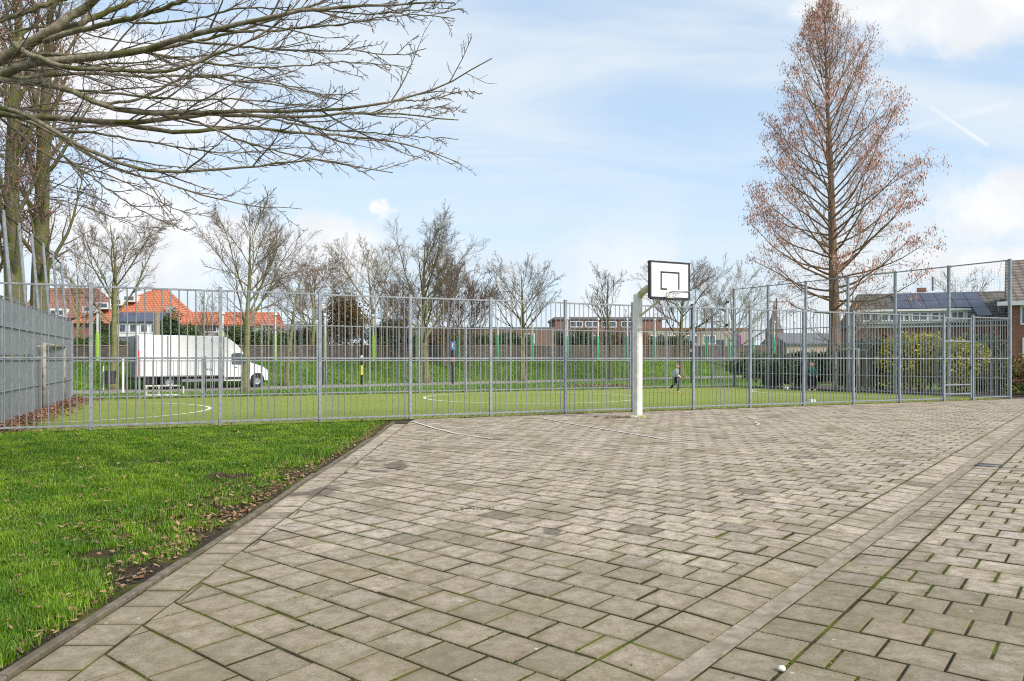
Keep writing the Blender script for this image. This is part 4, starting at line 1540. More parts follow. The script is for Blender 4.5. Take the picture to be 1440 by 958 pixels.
hg = 'evergreen shrubs behind the right goal'
bush('evergreen_shrub', 'dark evergreen shrub behind the football, left end of the hedge', gp(1082, 38.6), (2.3, 1.0, 1.9), 14000, .15, 'leaf_dark', 51, hg)
bush('evergreen_shrub', 'dark evergreen shrub behind the child in green', gp(1133, 36.8), (2.1, 1.1, 2.0), 14000, .15, 'leaf_dark', 52, hg)
bush('evergreen_shrub', 'dark evergreen shrub at the foot of the conical conifer', gp(1182, 35.2), (1.9, 1.1, 2.1), 14000, .15, 'leaf_dark', 53, hg)
bush('evergreen_shrub', 'tall dark evergreen shrub right of the white goal post', gp(1226, 34.0), (1.7, 1.1, 2.7), 14000, .15, 'leaf_dark', 54, hg)
bush('flowering_shrub', 'loose yellow-green shrub left of the gate, half hiding the brick wall', gp(1290, 32.4), (1.9, 1.2, 2.75), 16000, .12, 'leaf_yellow', 55, 'yellow-green shrubs by the gate')
bush('flowering_shrub', 'yellow-green shrub seen straight through the gate', gp(1348, 31.0), (1.4, 1.0, 2.6), 13000, .12, 'leaf_yellow', 56, 'yellow-green shrubs by the gate')
bush('evergreen_shrub', 'rounded dark evergreen behind the gate and yellow shrub', gp(1372, 33.5), (1.7, 1.0, 2.6), 14000, .15, 'leaf_dark', 57, hg)
bush('evergreen_shrub', 'low green shrub right of the gate inside the corner post', gp(1402, 29.8), (.7, .6, 1.5), 3000, .11, 'leaf_green', 58, hg)
bush('beech_hedge', 'hedge with orange-brown leaves beside the corner post in front of the brick house', (22.3, 30.6, 0), (2.6, 1.0, 1.75), 8000, .11, 'leaf_orange', 59, cat='hedge', box=True)
bush('ground_shrub', 'low dark shrub under the orange-brown hedge', (20.9, 29.2, 0), (.9, .5, .9), 2500, .10, 'leaf_dark', 60)
bg_ = 'hedges behind the brown wall'
for k, (px, Y, rx, hh, m_, lab) in enumerate((
        (118, 52, 1.8, 1.9, 'leaf_green', 'ivy-green hedge before the tiled house wall at left'), (185, 52, 1.7, 1.7, 'leaf_green', 'green hedge directly behind the rear of the truck'),
        (143, 60, .9, 3.6, 'leaf_dark', 'upright dark conifer bush left of the white dormer'), (238, 60, 1.6, 4.3, 'leaf_dark', 'round dark bush right of the white dormer'),
        (262, 62, 1.3, 3.3, 'leaf_green', 'low green bush above the truck roof'), (345, 58, 2.2, 3.2, 'leaf_green', 'broad green bush above the truck cab'),
        (390, 60, 2.2, 2.8, 'leaf_dark', 'dark green hedge before the grey roof'), (430, 62, 2.0, 3.0, 'leaf_brown', 'brownish hedge right of the grey roof'),
        (487, 56, 2.1, 5.8, 'leaf_brown', 'big rounded brown-leaved bush left of the pale tree'), (552, 60, 2.0, 3.4, 'leaf_dark', 'dark hedge behind the striped black post'),
        (610, 62, 2.4, 3.0, 'leaf_brown', 'brown hedge under the red-brown thicket'), (672, 66, 2.2, 2.9, 'leaf_green', 'green hedge right of the red-brown thicket'),
        (724, 68, 1.9, 2.7, 'leaf_dark', 'dark hedge behind the lone round-headed tree'), (812, 70, 2.2, 3.5, 'leaf_dark', 'dark ivy bush under the flat roofed building'),
        (872, 72, 2.4, 3.2, 'leaf_brown', 'brown bush left of the basketball post'), (930, 74, 2.2, 2.7, 'leaf_green', 'green bush right of the basketball post'))):
    p = gp(px, Y)
    bush('garden_hedge', lab, (p[0], p[1], 1.2), (rx * (1.0 if px in (143, 238, 487) else 1.45), 1.2, hh), 11000, .17, m_, 70 + k, bg_, cat='hedge', stems=5)


# ------------------------------------------------------------------ wall along the top of the bank and the row of painted posts
rw = thing('retaining_wall', 'long low brown wall along the top of the green bank', 'wall', (*road(30, 10.4), 1.2))
wm = MB()
cp_ = MB()
for k in range(33):
    s0 = -42 + k * 4.6
    c = road(s0 + 2.3, 10.4)
    hh = 1.0 + .0105 * max(0, s0) 
    wm.box((c[0], c[1], 1.2 + hh / 2), (4.585, .22, hh), math.atan2(RDd[1], RDd[0]))
    cp_.box((c[0], c[1], 1.2 + hh + .032), (4.59, .30, .06), math.atan2(RDd[1], RDd[0]))
wm.build('wall_body', M['wall_brown'], rw)
cp_.build('coping', M['concrete'], rw)
lime_px = [137, 313, 387, 457, 525, 587]
green_px = [645, 700, 749, 798, 841, 882, 921, 958, 994, 1026, 1059, 1089, 1118]
P9, = [road(0, 9.6)]


def painted_post(name, sleeve_m):
    t = thing(name, 'x', 'post', (0, 0, 0), 'painted posts on the bank')
    MB().tube([(0, 0, -.1), (0, 0, 3.05)], [.075, .06], 10).build('post', M['white_old'], t)
    MB().tube([(0, 0, .12), (0, 0, 1.7), (0, 0, 1.9)], [.115, .10, .07], 10).build('sleeve', M[sleeve_m], t)
    MB().lathe((0, 0, 3.05), [(.06, 0), (.14, .04), (.13, .14), (.05, .2)], 10).build('cap', M['white'], t)
    return t


pl_, pg_ = painted_post('painted_post', 'lime'), painted_post('painted_post', 'green_paint')
lime_lab = ['lime green sleeved white post left of the truck, against the brown wall', 'lime sleeved post hidden behind the box of the truck', 'lime sleeved post just right of the truck bonnet',
            'lime sleeved post beside the dark lamp post', 'lime sleeved post right of the black and yellow post', 'last lime sleeved post before the green ones begin']
green_lab = ['first green sleeved post right of the blue topped marker post', 'second green sleeved post right of the blue topped marker post', 'green sleeved post right of the lone round-headed tree',
             'green sleeved post under the left end of the flat roofed building', 'green sleeved post below the window bands of the flat roofed building', 'green sleeved post close to the left of the basketball post',
             'green sleeved post close to the right of the basketball post', 'green sleeved post behind the running child', 'green sleeved post next right of the backboard',
             'green sleeved post under the edge-on far backboard', 'green sleeved post at the left end of the tall net fence', 'green sleeved post below the church spire', 'last green sleeved post, above the football']
first = [True, True]
for j, (lst, labs, proto) in enumerate(((lime_px, lime_lab, pl_), (green_px, green_lab, pg_))):
    for px, lb in zip(lst, labs):
        p = on_line(px, P9, RDd)
        loc = (p[0], p[1], 1.22)
        sclz = p[1] / 48.4 * .55 + .45
        if first[j]:
            proto.location = loc
            proto['label'] = lb
            first[j] = False
            proto.scale = (1, 1, sclz)
        else:
            c = thing_copy(proto, loc, lb)
            c.scale = (1, 1, sclz)


# street posts between pitch and bank
def pole(name, label, px, Y, H, r, m, bands=(), cat='post', top=None):
    X = (px - 720) / F * Y
    t = thing(name, label, cat, (X, Y, 0))
    MB().tube([(X, Y, -.05), (X, Y, H)], r, 10).build('shaft', m, t)
    for z0, z1, mm in bands:
        MB().tube([(X, Y, z0), (X, Y, z1)], r * 1.12, 10).build('band', mm, t)
    if top is not None:
        top(t, X, Y, H)
    return t


def sign_top(t, X, Y, H):
    MB().box((X + .02, Y - .09, H - .28), (.30, .03, .55), 0, .008).build('sign_plate', M['blue'], t)
    s = MB()
    s.box((X + .02, Y - .1065, H - .17), (.16, .004, .06), 0)
    s.box((X - .03, Y - .1065, H - .27), (.05, .004, .16), 0)
    s.box((X + .05, Y - .1065, H - .40), (.12, .004, .05), 0)
    s.build('sign_mark', M['white'], t)


def lamp_top(t, X, Y, H):
    MB().lathe((X, Y, H), [(.07, 0), (.20, .18), (.22, .32), (.10, .42)], 12).build('lamp_head', M['white'], t)


pole('marker_post', 'black post with white label and yellow band behind the far fence', 509, 43.0, 3.55, .08, M['black'], ((.55, 1.10, M['yellow']), (1.45, 1.68, M['white'])))
pole('street_lamp', 'dark lamp post with pale lantern left of the black and yellow post', 453, 42.0, 4.2, .075, M['dark_plastic'], cat='street lamp', top=lamp_top)
pole('marker_post', 'dark marker post with blue plate and red band behind the far fence', 637, 45.0, 2.55, .09, M['dark_plastic'], ((1.28, 1.58, M['red_white']),), top=sign_top)
pole('marker_post', 'slim white post on the verge behind the rear of the truck', 173, 33.0, 1.5, .05, M['white'])
pole('marker_post', 'thin black post in front of the truck bonnet', 378, 32.0, 1.45, .035, M['black'])
pole('marker_post', 'tilted thin black stake beside the truck box', 288, 31.5, 1.6, .035, M['black'])
pole('signal_post', 'black post with white bands close behind the fence right of the backboard', 973, 46.0, 4.9, .09, M['black'], ((1.9, 2.1, M['white']), (2.6, 3.3, M['white'])))
pole('wooden_mast', 'tall wooden cross-armed mast by the church spire', 1092, 60.0, 6.4, .07, M['twig_red'],
     top=lambda t, X, Y, H: MB().box((X, Y, H - .3), (1.6, .07, .08), 0).build('cross_arm', M['twig_red'], t), cat='mast')
pole('chimney_pole', 'grey round pipe mast standing on the far side of the truck', 221, 50.0, 4.6, .18, M['concrete'], cat='mast')
# waste bin at the road behind the truck
wbp = G(185, 548)
wb = thing('litter_bin', 'dark litter bin on the verge at the tail of the truck', 'litter bin', (wbp[0] - .55, wbp[1] - .9, 0))
bx, by = wbp[0] - .55, wbp[1] - .9
MB().lathe((bx, by, .3), [(.22, 0), (.26, .5), (.26, .62)], 12).build('bin_body', M['dark_plastic'], wb)
MB().tube([(bx - .3, by, 0), (bx - .3, by, 1.15)], .03, 8).build('bin_post', M['white'], wb)

# low white frame beyond the left part of the pitch
mg0, mg1 = at(206, 505, 29.0), at(258, 505, 29.4)
mg = thing('mini_goal', 'low white tubular frame lying on the verge before the truck wheels', 'small goal', (mg0[0], mg0[1], 0))
fr = MB()
for z in (.06, .42):
    fr.box(((mg0[0] + mg1[0]) / 2, mg0[1], z), (mg1[0] - mg0[0], .06, .06), math.atan2(mg1[1] - mg0[1], mg1[0] - mg0[0]), .01)
for f_ in (0, .33, .66, 1):
    p = mg0 + (mg1 - mg0) * f_
    fr.box((p[0], p[1], .24), (.05, .05, .30), 0, .008)
fr.build('frame', M['white_old'], mg)


# ------------------------------------------------------------------ box truck
def box_truck():
    r0 = np.array(((193 - 720) / F * 35.3, 35.3))
    dr = RDd                                  # facing along the road, to the right
    nn = np.array((dr[1], -dr[0]))            # its near side looks this way
    t = thing('box_truck', 'white box truck parked on the road behind the far fence', 'truck', (*r0, -.025))
    zz = -.025
    W = 2.0

    def P3(x, y, z):                           # x forwards, y towards far side, z up
        p = r0 + dr * x - nn * y
        return (p[0], p[1], z + zz)

    def bx(x0, x1, y0, y1, z0, z1, bev=0.02):
        mb = MB()
        c = P3((x0 + x1) / 2, (y0 + y1) / 2, (z0 + z1) / 2)
        return mb.box(c, (x1 - x0, y1 - y0, z1 - z0), math.atan2(dr[1], dr[0]), bev)

    ax, ay, az = np.array((*dr, 0)), np.array((0, 0, 1.0)), np.array((*(-nn), 0))
    bx(0.0, 4.05, 0, W, .62, 2.66, .03).build('cargo_box', M['truck_white'], t)
    sm = MB()
    for x in (.06, 1.35, 2.68, 4.0):
        c = P3(x, -.004, 1.64)
        sm.box(c, (.07, .012, 2.0), math.atan2(dr[1], dr[0]))
    c = P3(2.0, -.004, .66)
    sm.box(c, (4.0, .012, .05), math.atan2(dr[1], dr[0]))
    sm.build('box_trim', M['galv'], t)
    bx(.03, .10, -.012, -.008, .7, 1.9, 0).build('reflective_tape', M['red'], t)
    rd = bx(-.03, -.001, .05, W - .05, .66, 2.6, .005).build('rear_door', M['galv'], t)
    bx(-.06, -.031, .3, .34, .8, 2.5, 0).build('door_bar', M['dark_plastic'], rd)
    bx(-.06, -.02, .1, W - .1, .45, .60, .01).build('rear_bumper', M['dark_plastic'], t)
    for y in (.12, W - .12):
        bx(-.075, -.061, y - .07, y + .07, .48, .57, 0).build('tail_light', M['red'], t)
    # wind deflector above the cab
    MB().extrude([(4.06, 2.64), (4.06, 1.92), (4.98, 1.92), (4.72, 2.22), (4.40, 2.48)], P3(0, .12, 0), ax, ay, az, W - .24).build('wind_deflector', M['truck_white'], t)
    # cab, bonnet
    cab = [(4.06, .45), (4.06, 1.90), (4.75, 1.93), (4.98, 1.88), (5.42, 1.30), (6.02, 1.10), (6.26, .92), (6.32, .62), (6.30, .38), (6.12, .38), (6.05, .62), (5.85, .76), (5.6, .76), (5.42, .62), (5.36, .38), (4.06, .38)]
    MB().extrude(cab[::-1], P3(0, .06, 0), ax, ay, az, W - .12).build('cab', M['truck_white'], t)
    sw_ = [(4.42, 1.22), (4.40, 1.72), (4.52, 1.80), (4.90, 1.80), (5.04, 1.66), (5.12, 1.30), (4.9, 1.20)]
    MB().extrude(sw_[::-1], P3(0, .048, 0), ax, ay, az, W - .096).build('side_window', M['glass'], t)
    q_ = [(5.16, 1.32), (5.12, 1.58), (5.36, 1.30)]
    MB().extrude(q_, P3(0, .047, 0), ax, ay, az, W - .094).build('quarter_window', M['glass'], t)
    wn = MB()
    a, b = np.array((5.012, 1.855)), np.array((5.40, 1.345))
    wn.add([P3(a[0] + .012, .2, a[1]), P3(b[0] + .012, .15, b[1]), P3(b[0] + .012, W - .15, b[1]), P3(a[0] + .012, W - .2, a[1])], [(0, 1, 2, 3)])
    wn.build('windscreen', M['glass'], t)
    dl = MB()
    c = P3(4.62, .052, 1.06)
    dl.box(c, (.14, .03, .03), math.atan2(dr[1], dr[0]))
    dl.build('door_handle', M['dark_plastic'], t)
    mr_ = MB().box(P3(5.12, -.10, 1.42), (.12, .16, .30), math.atan2(dr[1], dr[0]), .03)
    mr_.build('wing_mirror', M['dark_plastic'], t)
    bx(6.16, 6.36, .1, W - .1, .36, .62, .04).build('front_bumper', M['dark_plastic'], t)
    bx(6.12, 6.285, .08, .34, .74, .93, .03).build('headlight', M['glass'], t)
    bx(6.12, 6.285, W - .34, W - .08, .74, .93, .03).build('headlight', M['glass'], t)
    bx(4.1, 5.3, .045, .07, .44, .58, .005).build('sill_trim', M['dark_plastic'], t)
    bx(.3, 5.3, .45, W - .45, .45, .61, .0).build('chassis', M['dark_plastic'], t)
    bx(2.0, 4.0, .03, .08, .36, .50, .005).build('side_guard', M['galv'], t)
    bx(.35, .9, .10, .16, .28, .58, .005).build('mud_flap', M['rubber'], t)
    lk = MB()
    for (x, z) in ((3.2, .98), (3.32, .98), (3.42, 2.45), (3.42, .95)):
        lk.box(P3(x, -.012, z), (.07, .02, .09), math.atan2(dr[1], dr[0]))
    lk.build('box_lock', M['galv'], t)
    for x in (1.45, 5.73):
        for y, sg in ((.16, -1), (W - .16, 1)):
            w = MB()
            prof = []
            c0 = np.array(P3(x, y, .34))
            for (rr, hh) in ((.20, -.11), (.31, -.11), (.34, -.08), (.34, .08), (.31, .11), (.20, .11)):
                prof.append((rr, hh))
            k0 = len(w.v)
            n = 20
            for rr, hh in prof:
                for j in range(n):
                    th = 2 * math.pi * j / n
                    w.v.append(tuple(c0 + ax * rr * math.cos(th) + ay * rr * math.sin(th) + az * hh))
            for i in range(len(prof) - 1):
                for j in range(n):
                    q = (j + 1) % n
                    w.f.append((k0 + i * n + j, k0 + i * n + q, k0 + (i + 1) * n + q, k0 + (i + 1) * n + j))
            wo_ = w.build('wheel', M['rubber'], t, False)
            rmb = MB()
            for rr, hh in ((.20, sg * .07), (.17, sg * .10), (.08, sg * .07), (.0005, sg * .09)):
                for j in range(n):
                    th = 2 * math.pi * j / n
                    rmb.v.append(tuple(c0 + ax * rr * math.cos(th) + ay * rr * math.sin(th) + az * hh))
            for i in range(3):
                for j in range(n):
                    q = (j + 1) % n
                    rmb.f.append((i * n + j, i * n + q, (i + 1) * n + q, (i + 1) * n + j))
            rmb.build('rim', M['galv'], wo_)


box_truck()


# ------------------------------------------------------------------ houses
def window(root, c, w, h, ax, nrm, frame_m='white', panes=2, name='window', depth=.06):
    """frame standing proud of a wall at c (centre), ax = horizontal direction, nrm = outward normal"""
    c, ax, nrm = np.array(c, float), np.array((*ax, 0), float), np.array((*nrm, 0), float)
    rz = math.atan2(ax[1], ax[0])
    f = MB()
    b = min(.09, w * .12)
    o = c + nrm * depth / 2
    f.box(o + np.array((0, 0, h / 2 - b / 2)), (w, depth, b), rz)
    f.box(o - np.array((0, 0, h / 2 - b / 2)), (w, depth, b), rz)
    for k in range(panes + 1):
        x = -w / 2 + b / 2 + (w - b) * k / panes
        f.box(o + ax * x, (b, depth * .96, h - 2 * b), rz)
    fo = f.build(name, M[frame_m], root)
    MB().box(c + nrm * .012, (w - .02, .02, h - .02), rz).build('pane', M['glass'], fo)
    return fo


def house_frame(px, Y, yaw_deg):
    ax = np.array((math.cos(R(yaw_deg)), math.sin(R(yaw_deg))))
    return np.array(((px - 720) / F * Y, Y)), ax, np.array((ax[1], -ax[0]))     # corner, along the front, outward (to the camera)


def wall_block(root, o, ax, nrm, L, Dp, z0, z1, m, name='wall'):
    c = o + ax * L / 2 - nrm * Dp / 2
    return MB().box((c[0], c[1], (z0 + z1) / 2), (L, Dp, z1 - z0), math.atan2(ax[1], ax[0])).build(name, m, root)


def gable_roof(root, o, ax, nrm, L, Dp, z0, zr, m, over=.35, name='roof', hip0=0.0, hip1=0.0, thick=.14):
    """ridge parallel to the front"""
    a3, n3 = np.array((*ax, 0)), np.array((*nrm, 0))
    O = np.array((*o, 0))
    e0, e1 = -over, L + over
    f_, b_ = over, -Dp - over
    pts = [O + a3 * e0 + n3 * f_, O + a3 * e1 + n3 * f_, O + a3 * e1 + n3 * b_, O + a3 * e0 + n3 * b_]
    rd = [O + a3 * (e0 + hip0) + n3 * (-Dp / 2), O + a3 * (e1 - hip1) + n3 * (-Dp / 2)]
    lo = [p + np.array((0, 0, z0)) for p in pts]
    lo2 = [p + np.array((0, 0, z0 - thick)) for p in pts]
    rp = [p + np.array((0, 0, zr)) for p in rd]
    mb = MB().add(lo + rp + lo2, [(0, 1, 5, 4), (2, 3, 4, 5), (1, 2, 5), (3, 0, 4), (7, 6, 9, 8)[::1], (0, 6, 7, 1), (1, 7, 8, 2), (2, 8, 9, 3), (3, 9, 6, 0)])
    return mb.build(name, m, root)


def zat(py, Y):
    return H0 + (YH - py) / F * Y


ZB = 1.1
# --- big orange roof house at left
o, ax, nr = house_frame(100, 70, 6)
h1 = thing('roof_house', 'large house with bright orange tiled roof and white dormers above the truck', 'house', (*o, ZB))
LW = 13.4
wall_block(h1, o, ax, nr, LW, 9, ZB, zat(452, 70), M['brick'])
# steep hipped roof, apex right of the middle
a3, n3, O3 = np.array((*ax, 0)), np.array((*nr, 0)), np.array((*o, 0))
ze, za, zm = zat(455, 70), zat(405, 74), zat(438, 73)
base = [O3 + a3 * -.4 + n3 * .4, O3 + a3 * 9.9 + n3 * .4, O3 + a3 * 9.9 - n3 * 9.4, O3 + a3 * -.4 - n3 * 9.4]
ap = [O3 + a3 * 6.6 - n3 * 3.4, O3 + a3 * 7.4 - n3 * 3.8]
vs = [p + np.array((0, 0, ze)) for p in base] + [p + np.array((0, 0, za)) for p in ap]
MB().add(vs, [(0, 1, 5, 4), (1, 2, 5), (2, 3, 4, 5), (3, 0, 4), (3, 2, 1, 0)]).build('roof', M['roof_orange'], h1)
gable_roof(h1, o + ax * 9.9, ax, nr, LW - 5.2, 7, zat(455, 70), zat(437, 73), M['roof_orange'], over=.3, name='wing_roof')
wall_block(h1, o + ax * 9.9, ax, nr, LW - 5.3, 6.8, ZB, zat(456, 70), M['dormer'], 'wing_wall')
for k in range(4):
    window(h1, (*(o + ax * (11.0 + k * 1.7)), zat(461, 70)), 1.3, .8, ax, nr)
# tile-hung lower part with the white dormer and solar panels
wall_block(h1, o + ax * 4.4 + nr * 1.6, ax, nr, 4.2, 2.0, ZB, zat(474, 68), M['roof_grey'], 'bay_wall')
wall_block(h1, o + ax * 4.5 + nr * 1.5, ax, nr, 4.0, 3.2, zat(473, 68), zat(450, 68), M['dormer'], 'dormer')
for k in range(4):
    window(h1, (*(o + ax * (5.25 + k * .95) + nr * 1.5), zat(461, 68)), .72, .85, ax, nr, panes=1)
c = o + ax * 6.5 + nr * .4
sp = MB()
p0 = O3 + a3 * 4.3 + n3 * 1.75 + np.array((0, 0, zat(451, 68)))
p1 = p0 + a3 * 4.5
up_ = -n3 * 2.0 + np.array((0, 0, .95))
sp.add([p0, p1, p1 + up_, p0 + up_, p0 - (0, 0, .1), p1 - (0, 0, .1), p1 + up_ - (0, 0, .1), p0 + up_ - (0, 0, .1)], [(0, 1, 2, 3), (7, 6, 5, 4), (0, 4, 5, 1), (1, 5, 6, 2), (2, 6, 7, 3), (3, 7, 4, 0)])
sp.build('solar_panels', M['solar'], h1)
for k in range(4):                                       # stepped row of skylight windows climbing the left slope
    t_ = (k + .5) / 4
    pc_ = O3 + a3 * (1.2 + t_ * 4.0) - n3 * (.2 + t_ * 2.2)
    z_ = ze + (za - ze) * (.30 + t_ * .42)
    bxm = MB().box((pc_[0], pc_[1], z_), (1.05, 1.6, .62), R(6)).build('skylight', M['dormer'], h1)
    MB().box((pc_[0] + nr[0] * .81, pc_[1] + nr[1] * .81, z_ + .03), (.85, .03, .36), R(6)).build('pane', M['glass'], bxm)
cpos = O3 + a3 * 8.7 - n3 * 1.0
MB().box((cpos[0], cpos[1], zat(440, 70)), (.7, .7, 1.5), R(6)).build('chimney', M['brick_pale'], h1)
# --- older red roof behind the sheet wall
o, ax, nr = house_frame(30, 82, 4)
h2_ = thing('red_roof_house', 'old red roofed house glimpsed behind the mossy trunks at far left', 'house', (*o, ZB))
wall_block(h2_, o, ax, nr, 8.0, 8, ZB, zat(446, 82), M['brick_brown'])
gable_roof(h2_, o, ax, nr, 8.0, 8, zat(446, 82), zat(405, 86), M['roof_red'], hip1=2.0)
wall_block(h2_, o + ax * 2.2 + nr * .3, ax, nr, 2.6, 3.0, zat(446, 82), zat(434, 82), M['dormer'], 'dormer')
for k in range(3):
    window(h2_, (*(o + ax * (2.75 + k * .78) + nr * .3), zat(440, 82)), .62, .65, ax, nr, panes=1)
# --- grey roof house between the truck and the big brown bush
o, ax, nr = house_frame(352, 78, 0)
h3 = thing('grey_roof_house', 'white walled house with long grey slate roof right of the truck cab', 'house', (*o, ZB))
wall_block(h3, o, ax, nr, 7.2, 7, ZB, zat(470, 78), M['dormer'])
gable_roof(h3, o, ax, nr, 7.2, 7, zat(470, 78), zat(455, 81), M['roof_grey'])
for k in range(3):
    window(h3, (*(o + ax * (1.3 + k * 2.3)), zat(480, 78)), 1.2, .9, ax, nr)
# --- brick terrace in the middle
o, ax, nr = house_frame(560, 82, 2)
h4 = thing('brick_terrace', 'long low red brick building behind the thicket and the lone tree', 'building', (*o, ZB))
wall_block(h4, o, ax, nr, 17.4, 8, ZB, zat(463, 82), M['brick_brown'])
wall_block(h4, o - ax * .1 + nr * .08, ax, nr, 17.6, 8.2, zat(463, 82), zat(460, 82), M['roof_grey'], 'roof_edge')
for k in range(3):
    window(h4, (*(o + ax * (2.2 + k * 6.1)), zat(476, 82)), 1.5, 1.1, ax, nr)
# --- flat roofed brown building
o, ax, nr = house_frame(782, 92, 2)
h5 = thing('flat_roof_building', 'two storey brown brick building with flat roof and white window bands', 'building', (*o, ZB))
wall_block(h5, o, ax, nr, 13.2, 10, ZB, zat(449, 92), M['brick_brown'])
wall_block(h5, o - ax * .2 + nr * .2, ax, nr, 13.6, 10.4, zat(449.5, 92), zat(446, 92), M['roof_grey'], 'roof_edge')
wall_block(h5, o - ax * .0 + nr * 2.5, ax, nr, 11.0, 2.5, ZB, zat(466, 90), M['brick'], 'ground_floor')
for k, (x, w) in enumerate(((2.5, 1.6), (4.5, 1.7), (6.6, 1.9), (8.9, 1.6))):
    window(h5, (*(o + ax * x), zat(456, 92)), w, .8, ax, nr)
for k in range(4):
    window(h5, (*(o + ax * (1.6 + k * 2.6) + nr * 2.5), zat(478, 90)), 1.5, 1.0, ax, nr)
# --- pale low building on the right of the middle
o, ax, nr = house_frame(905, 90, 2)
h6 = thing('pale_building', 'low pale brick building with a green framed window right of the running child', 'building', (*o, ZB))
wall_block(h6, o, ax, nr, 13.0, 8, ZB, zat(464, 90), M['brick_pale'])
wall_block(h6, o - ax * .15 + nr * .1, ax, nr, 13.3, 8.2, zat(464, 90), zat(461, 90), M['brick_brown'], 'roof_edge')
for k in range(4):
    window(h6, (*(o + ax * (1.5 + k * 2.2)), zat(478, 90)), 1.5, 1.1, ax, nr)
window(h6, (*(o + ax * 9.2), zat(486, 90)), 1.6, 1.5, ax, nr, frame_m='green_paint', panes=1)
window(h6, (*(o + ax * 11.6), zat(480, 90)), .8, 1.5, ax, nr, frame_m='pink', panes=1)
# --- church spire far off
sp = at(1089, 505, 240.0)
ch = thing('church_tower', 'tiny grey church spire far away beyond the net fence', 'church', (sp[0], sp[1], 0))
MB().box((sp[0], sp[1], 5.5), (4.2, 4.2, 11), 0).build('tower', M['brick_brown'], ch)
MB().lathe((sp[0], sp[1], 11), [(2.9, 0), (2.5, .6), (1.1, 4.2), (.05, 8.8)], 8).build('spire', M['roof_grey'], ch)
# --- white boarded shed and rooftops right
o, ax, nr = house_frame(1106, 80, 8)
h7 = thing('garden_house', 'small grey roofed house between the church spire and the conifer', 'house', (*o, .3))
wall_block(h7, o, ax, nr, 6, 5, .3, zat(482, 80), M['brick_pale'])
gable_roof(h7, o, ax, nr, 6, 5, zat(482, 80), zat(468, 82), M['roof_grey'])
# --- right-hand house with solar panels: long dormer under a dark roof
YR = 50.0
o, ax, nr = house_frame(1206, YR, -16)
h8 = thing('solar_house', 'long brick house with dark tiled roof, solar panels and white dormer on the right', 'house', (*o, 0))
LR = 12.0
z_e, z_r = 3.83, 6.15
wall_block(h8, o, ax, nr, LR, 7.6, 0, z_e - .1, M['brick'])
rf = gable_roof(h8, o, ax, nr, LR, 7.6, z_e, z_r, M['pantile_dark'], over=.3, hip0=.9)
a3, n3, O3 = np.array((*ax, 0)), np.array((*nr, 0)), np.array((*o, 0))


def roof_pt(x, t, lift=.0):
    """point on the front slope: x along, t 0 at eave to 1 at ridge"""
    p = O3 + a3 * x + n3 * (.3 - t * (7.6 / 2 + .3))
    slope = math.atan2(z_r - z_e, 7.6 / 2 + .3)
    return p + np.array((0, 0, z_e + (z_r - z_e) * t)) + lift * (n3 * math.sin(slope) + np.array((0, 0, math.cos(slope))))


def panel(x0, x1, t0, t1, name='solar_panels'):
    mb = MB()
    lo = [roof_pt(x0, t0, .05), roof_pt(x1, t0, .05), roof_pt(x1, t1, .05), roof_pt(x0, t1, .05)]
    hi = [roof_pt(x0, t0, .10), roof_pt(x1, t0, .10), roof_pt(x1, t1, .10), roof_pt(x0, t1, .10)]
    mb.add(lo + hi, [(3, 2, 1, 0), (4, 5, 6, 7), (0, 1, 5, 4), (1, 2, 6, 5), (2, 3, 7, 6), (3, 0, 4, 7)])
    return mb.build(name, M['solar'], h8)


pw = .9
for k in range(5):
    for (t0, t1) in ((.70, .955), (.44, .69)):
        panel(2.75 + k * pw, 2.75 + (k + 1) * pw - .03, t0, t1)
for (t0, t1) in ((.70, .955), (.44, .69), (.17, .43)):
    panel(2.75 + 5 * pw, 2.75 + 6 * pw - .03, t0, t1)
dz0, dz1 = z_e - .02, 4.62
dL = 6.4
c = o + ax * (.1 + dL / 2) - nr * .75
MB().box((c[0], c[1], (dz0 + dz1) / 2), (dL, 2.1, dz1 - dz0), R(-16)).build('dormer', M['dormer'], h8)
c2 = c + nr * .06
MB().box((c2[0], c2[1], dz1 + .07), (dL + .3, 2.4, .14), R(-16)).build('dormer_roof', M['white'], h8)
for k, w in enumerate((1.0, .95, .7, 1.0, 1.0, .8)):
    x = .75 + [0, 1.1, 2.0, 2.95, 4.1, 5.15][k]
    window(h8, (*(o + ax * x + nr * .30), (dz0 + dz1) / 2 + .06), w, .62, ax, nr)
c3 = o + ax * LR / 2 + nr * .12
MB().box((c3[0], c3[1], z_e - .17), (LR + .1, .26, .18), R(-16)).build('fascia', M['white'], h8)
for k, x in enumerate((1.2, 4.2, 7.6)):
    window(h8, (*(o + ax * x), 1.5), 1.8, 1.3, ax, nr)
MB().tube([(*(o + ax * 9.7 + nr * .1), 0), (*(o + ax * 9.7 + nr * .1), z_e - .3)], .05, 8).build('downpipe', M['white'], h8)
cpos = O3 + a3 * 4.9 - n3 * 4.4
chm = MB().box((cpos[0], cpos[1], z_r + .25), (.5, .5, .3), R(-16)).build('chimney', M['brick'], h8)
MB().tube([(cpos[0] + .8, cpos[1], z_r + .2), (cpos[0] + .8, cpos[1], z_r + 1.2)], .07, 8).build('flue', M['galv'], h8)
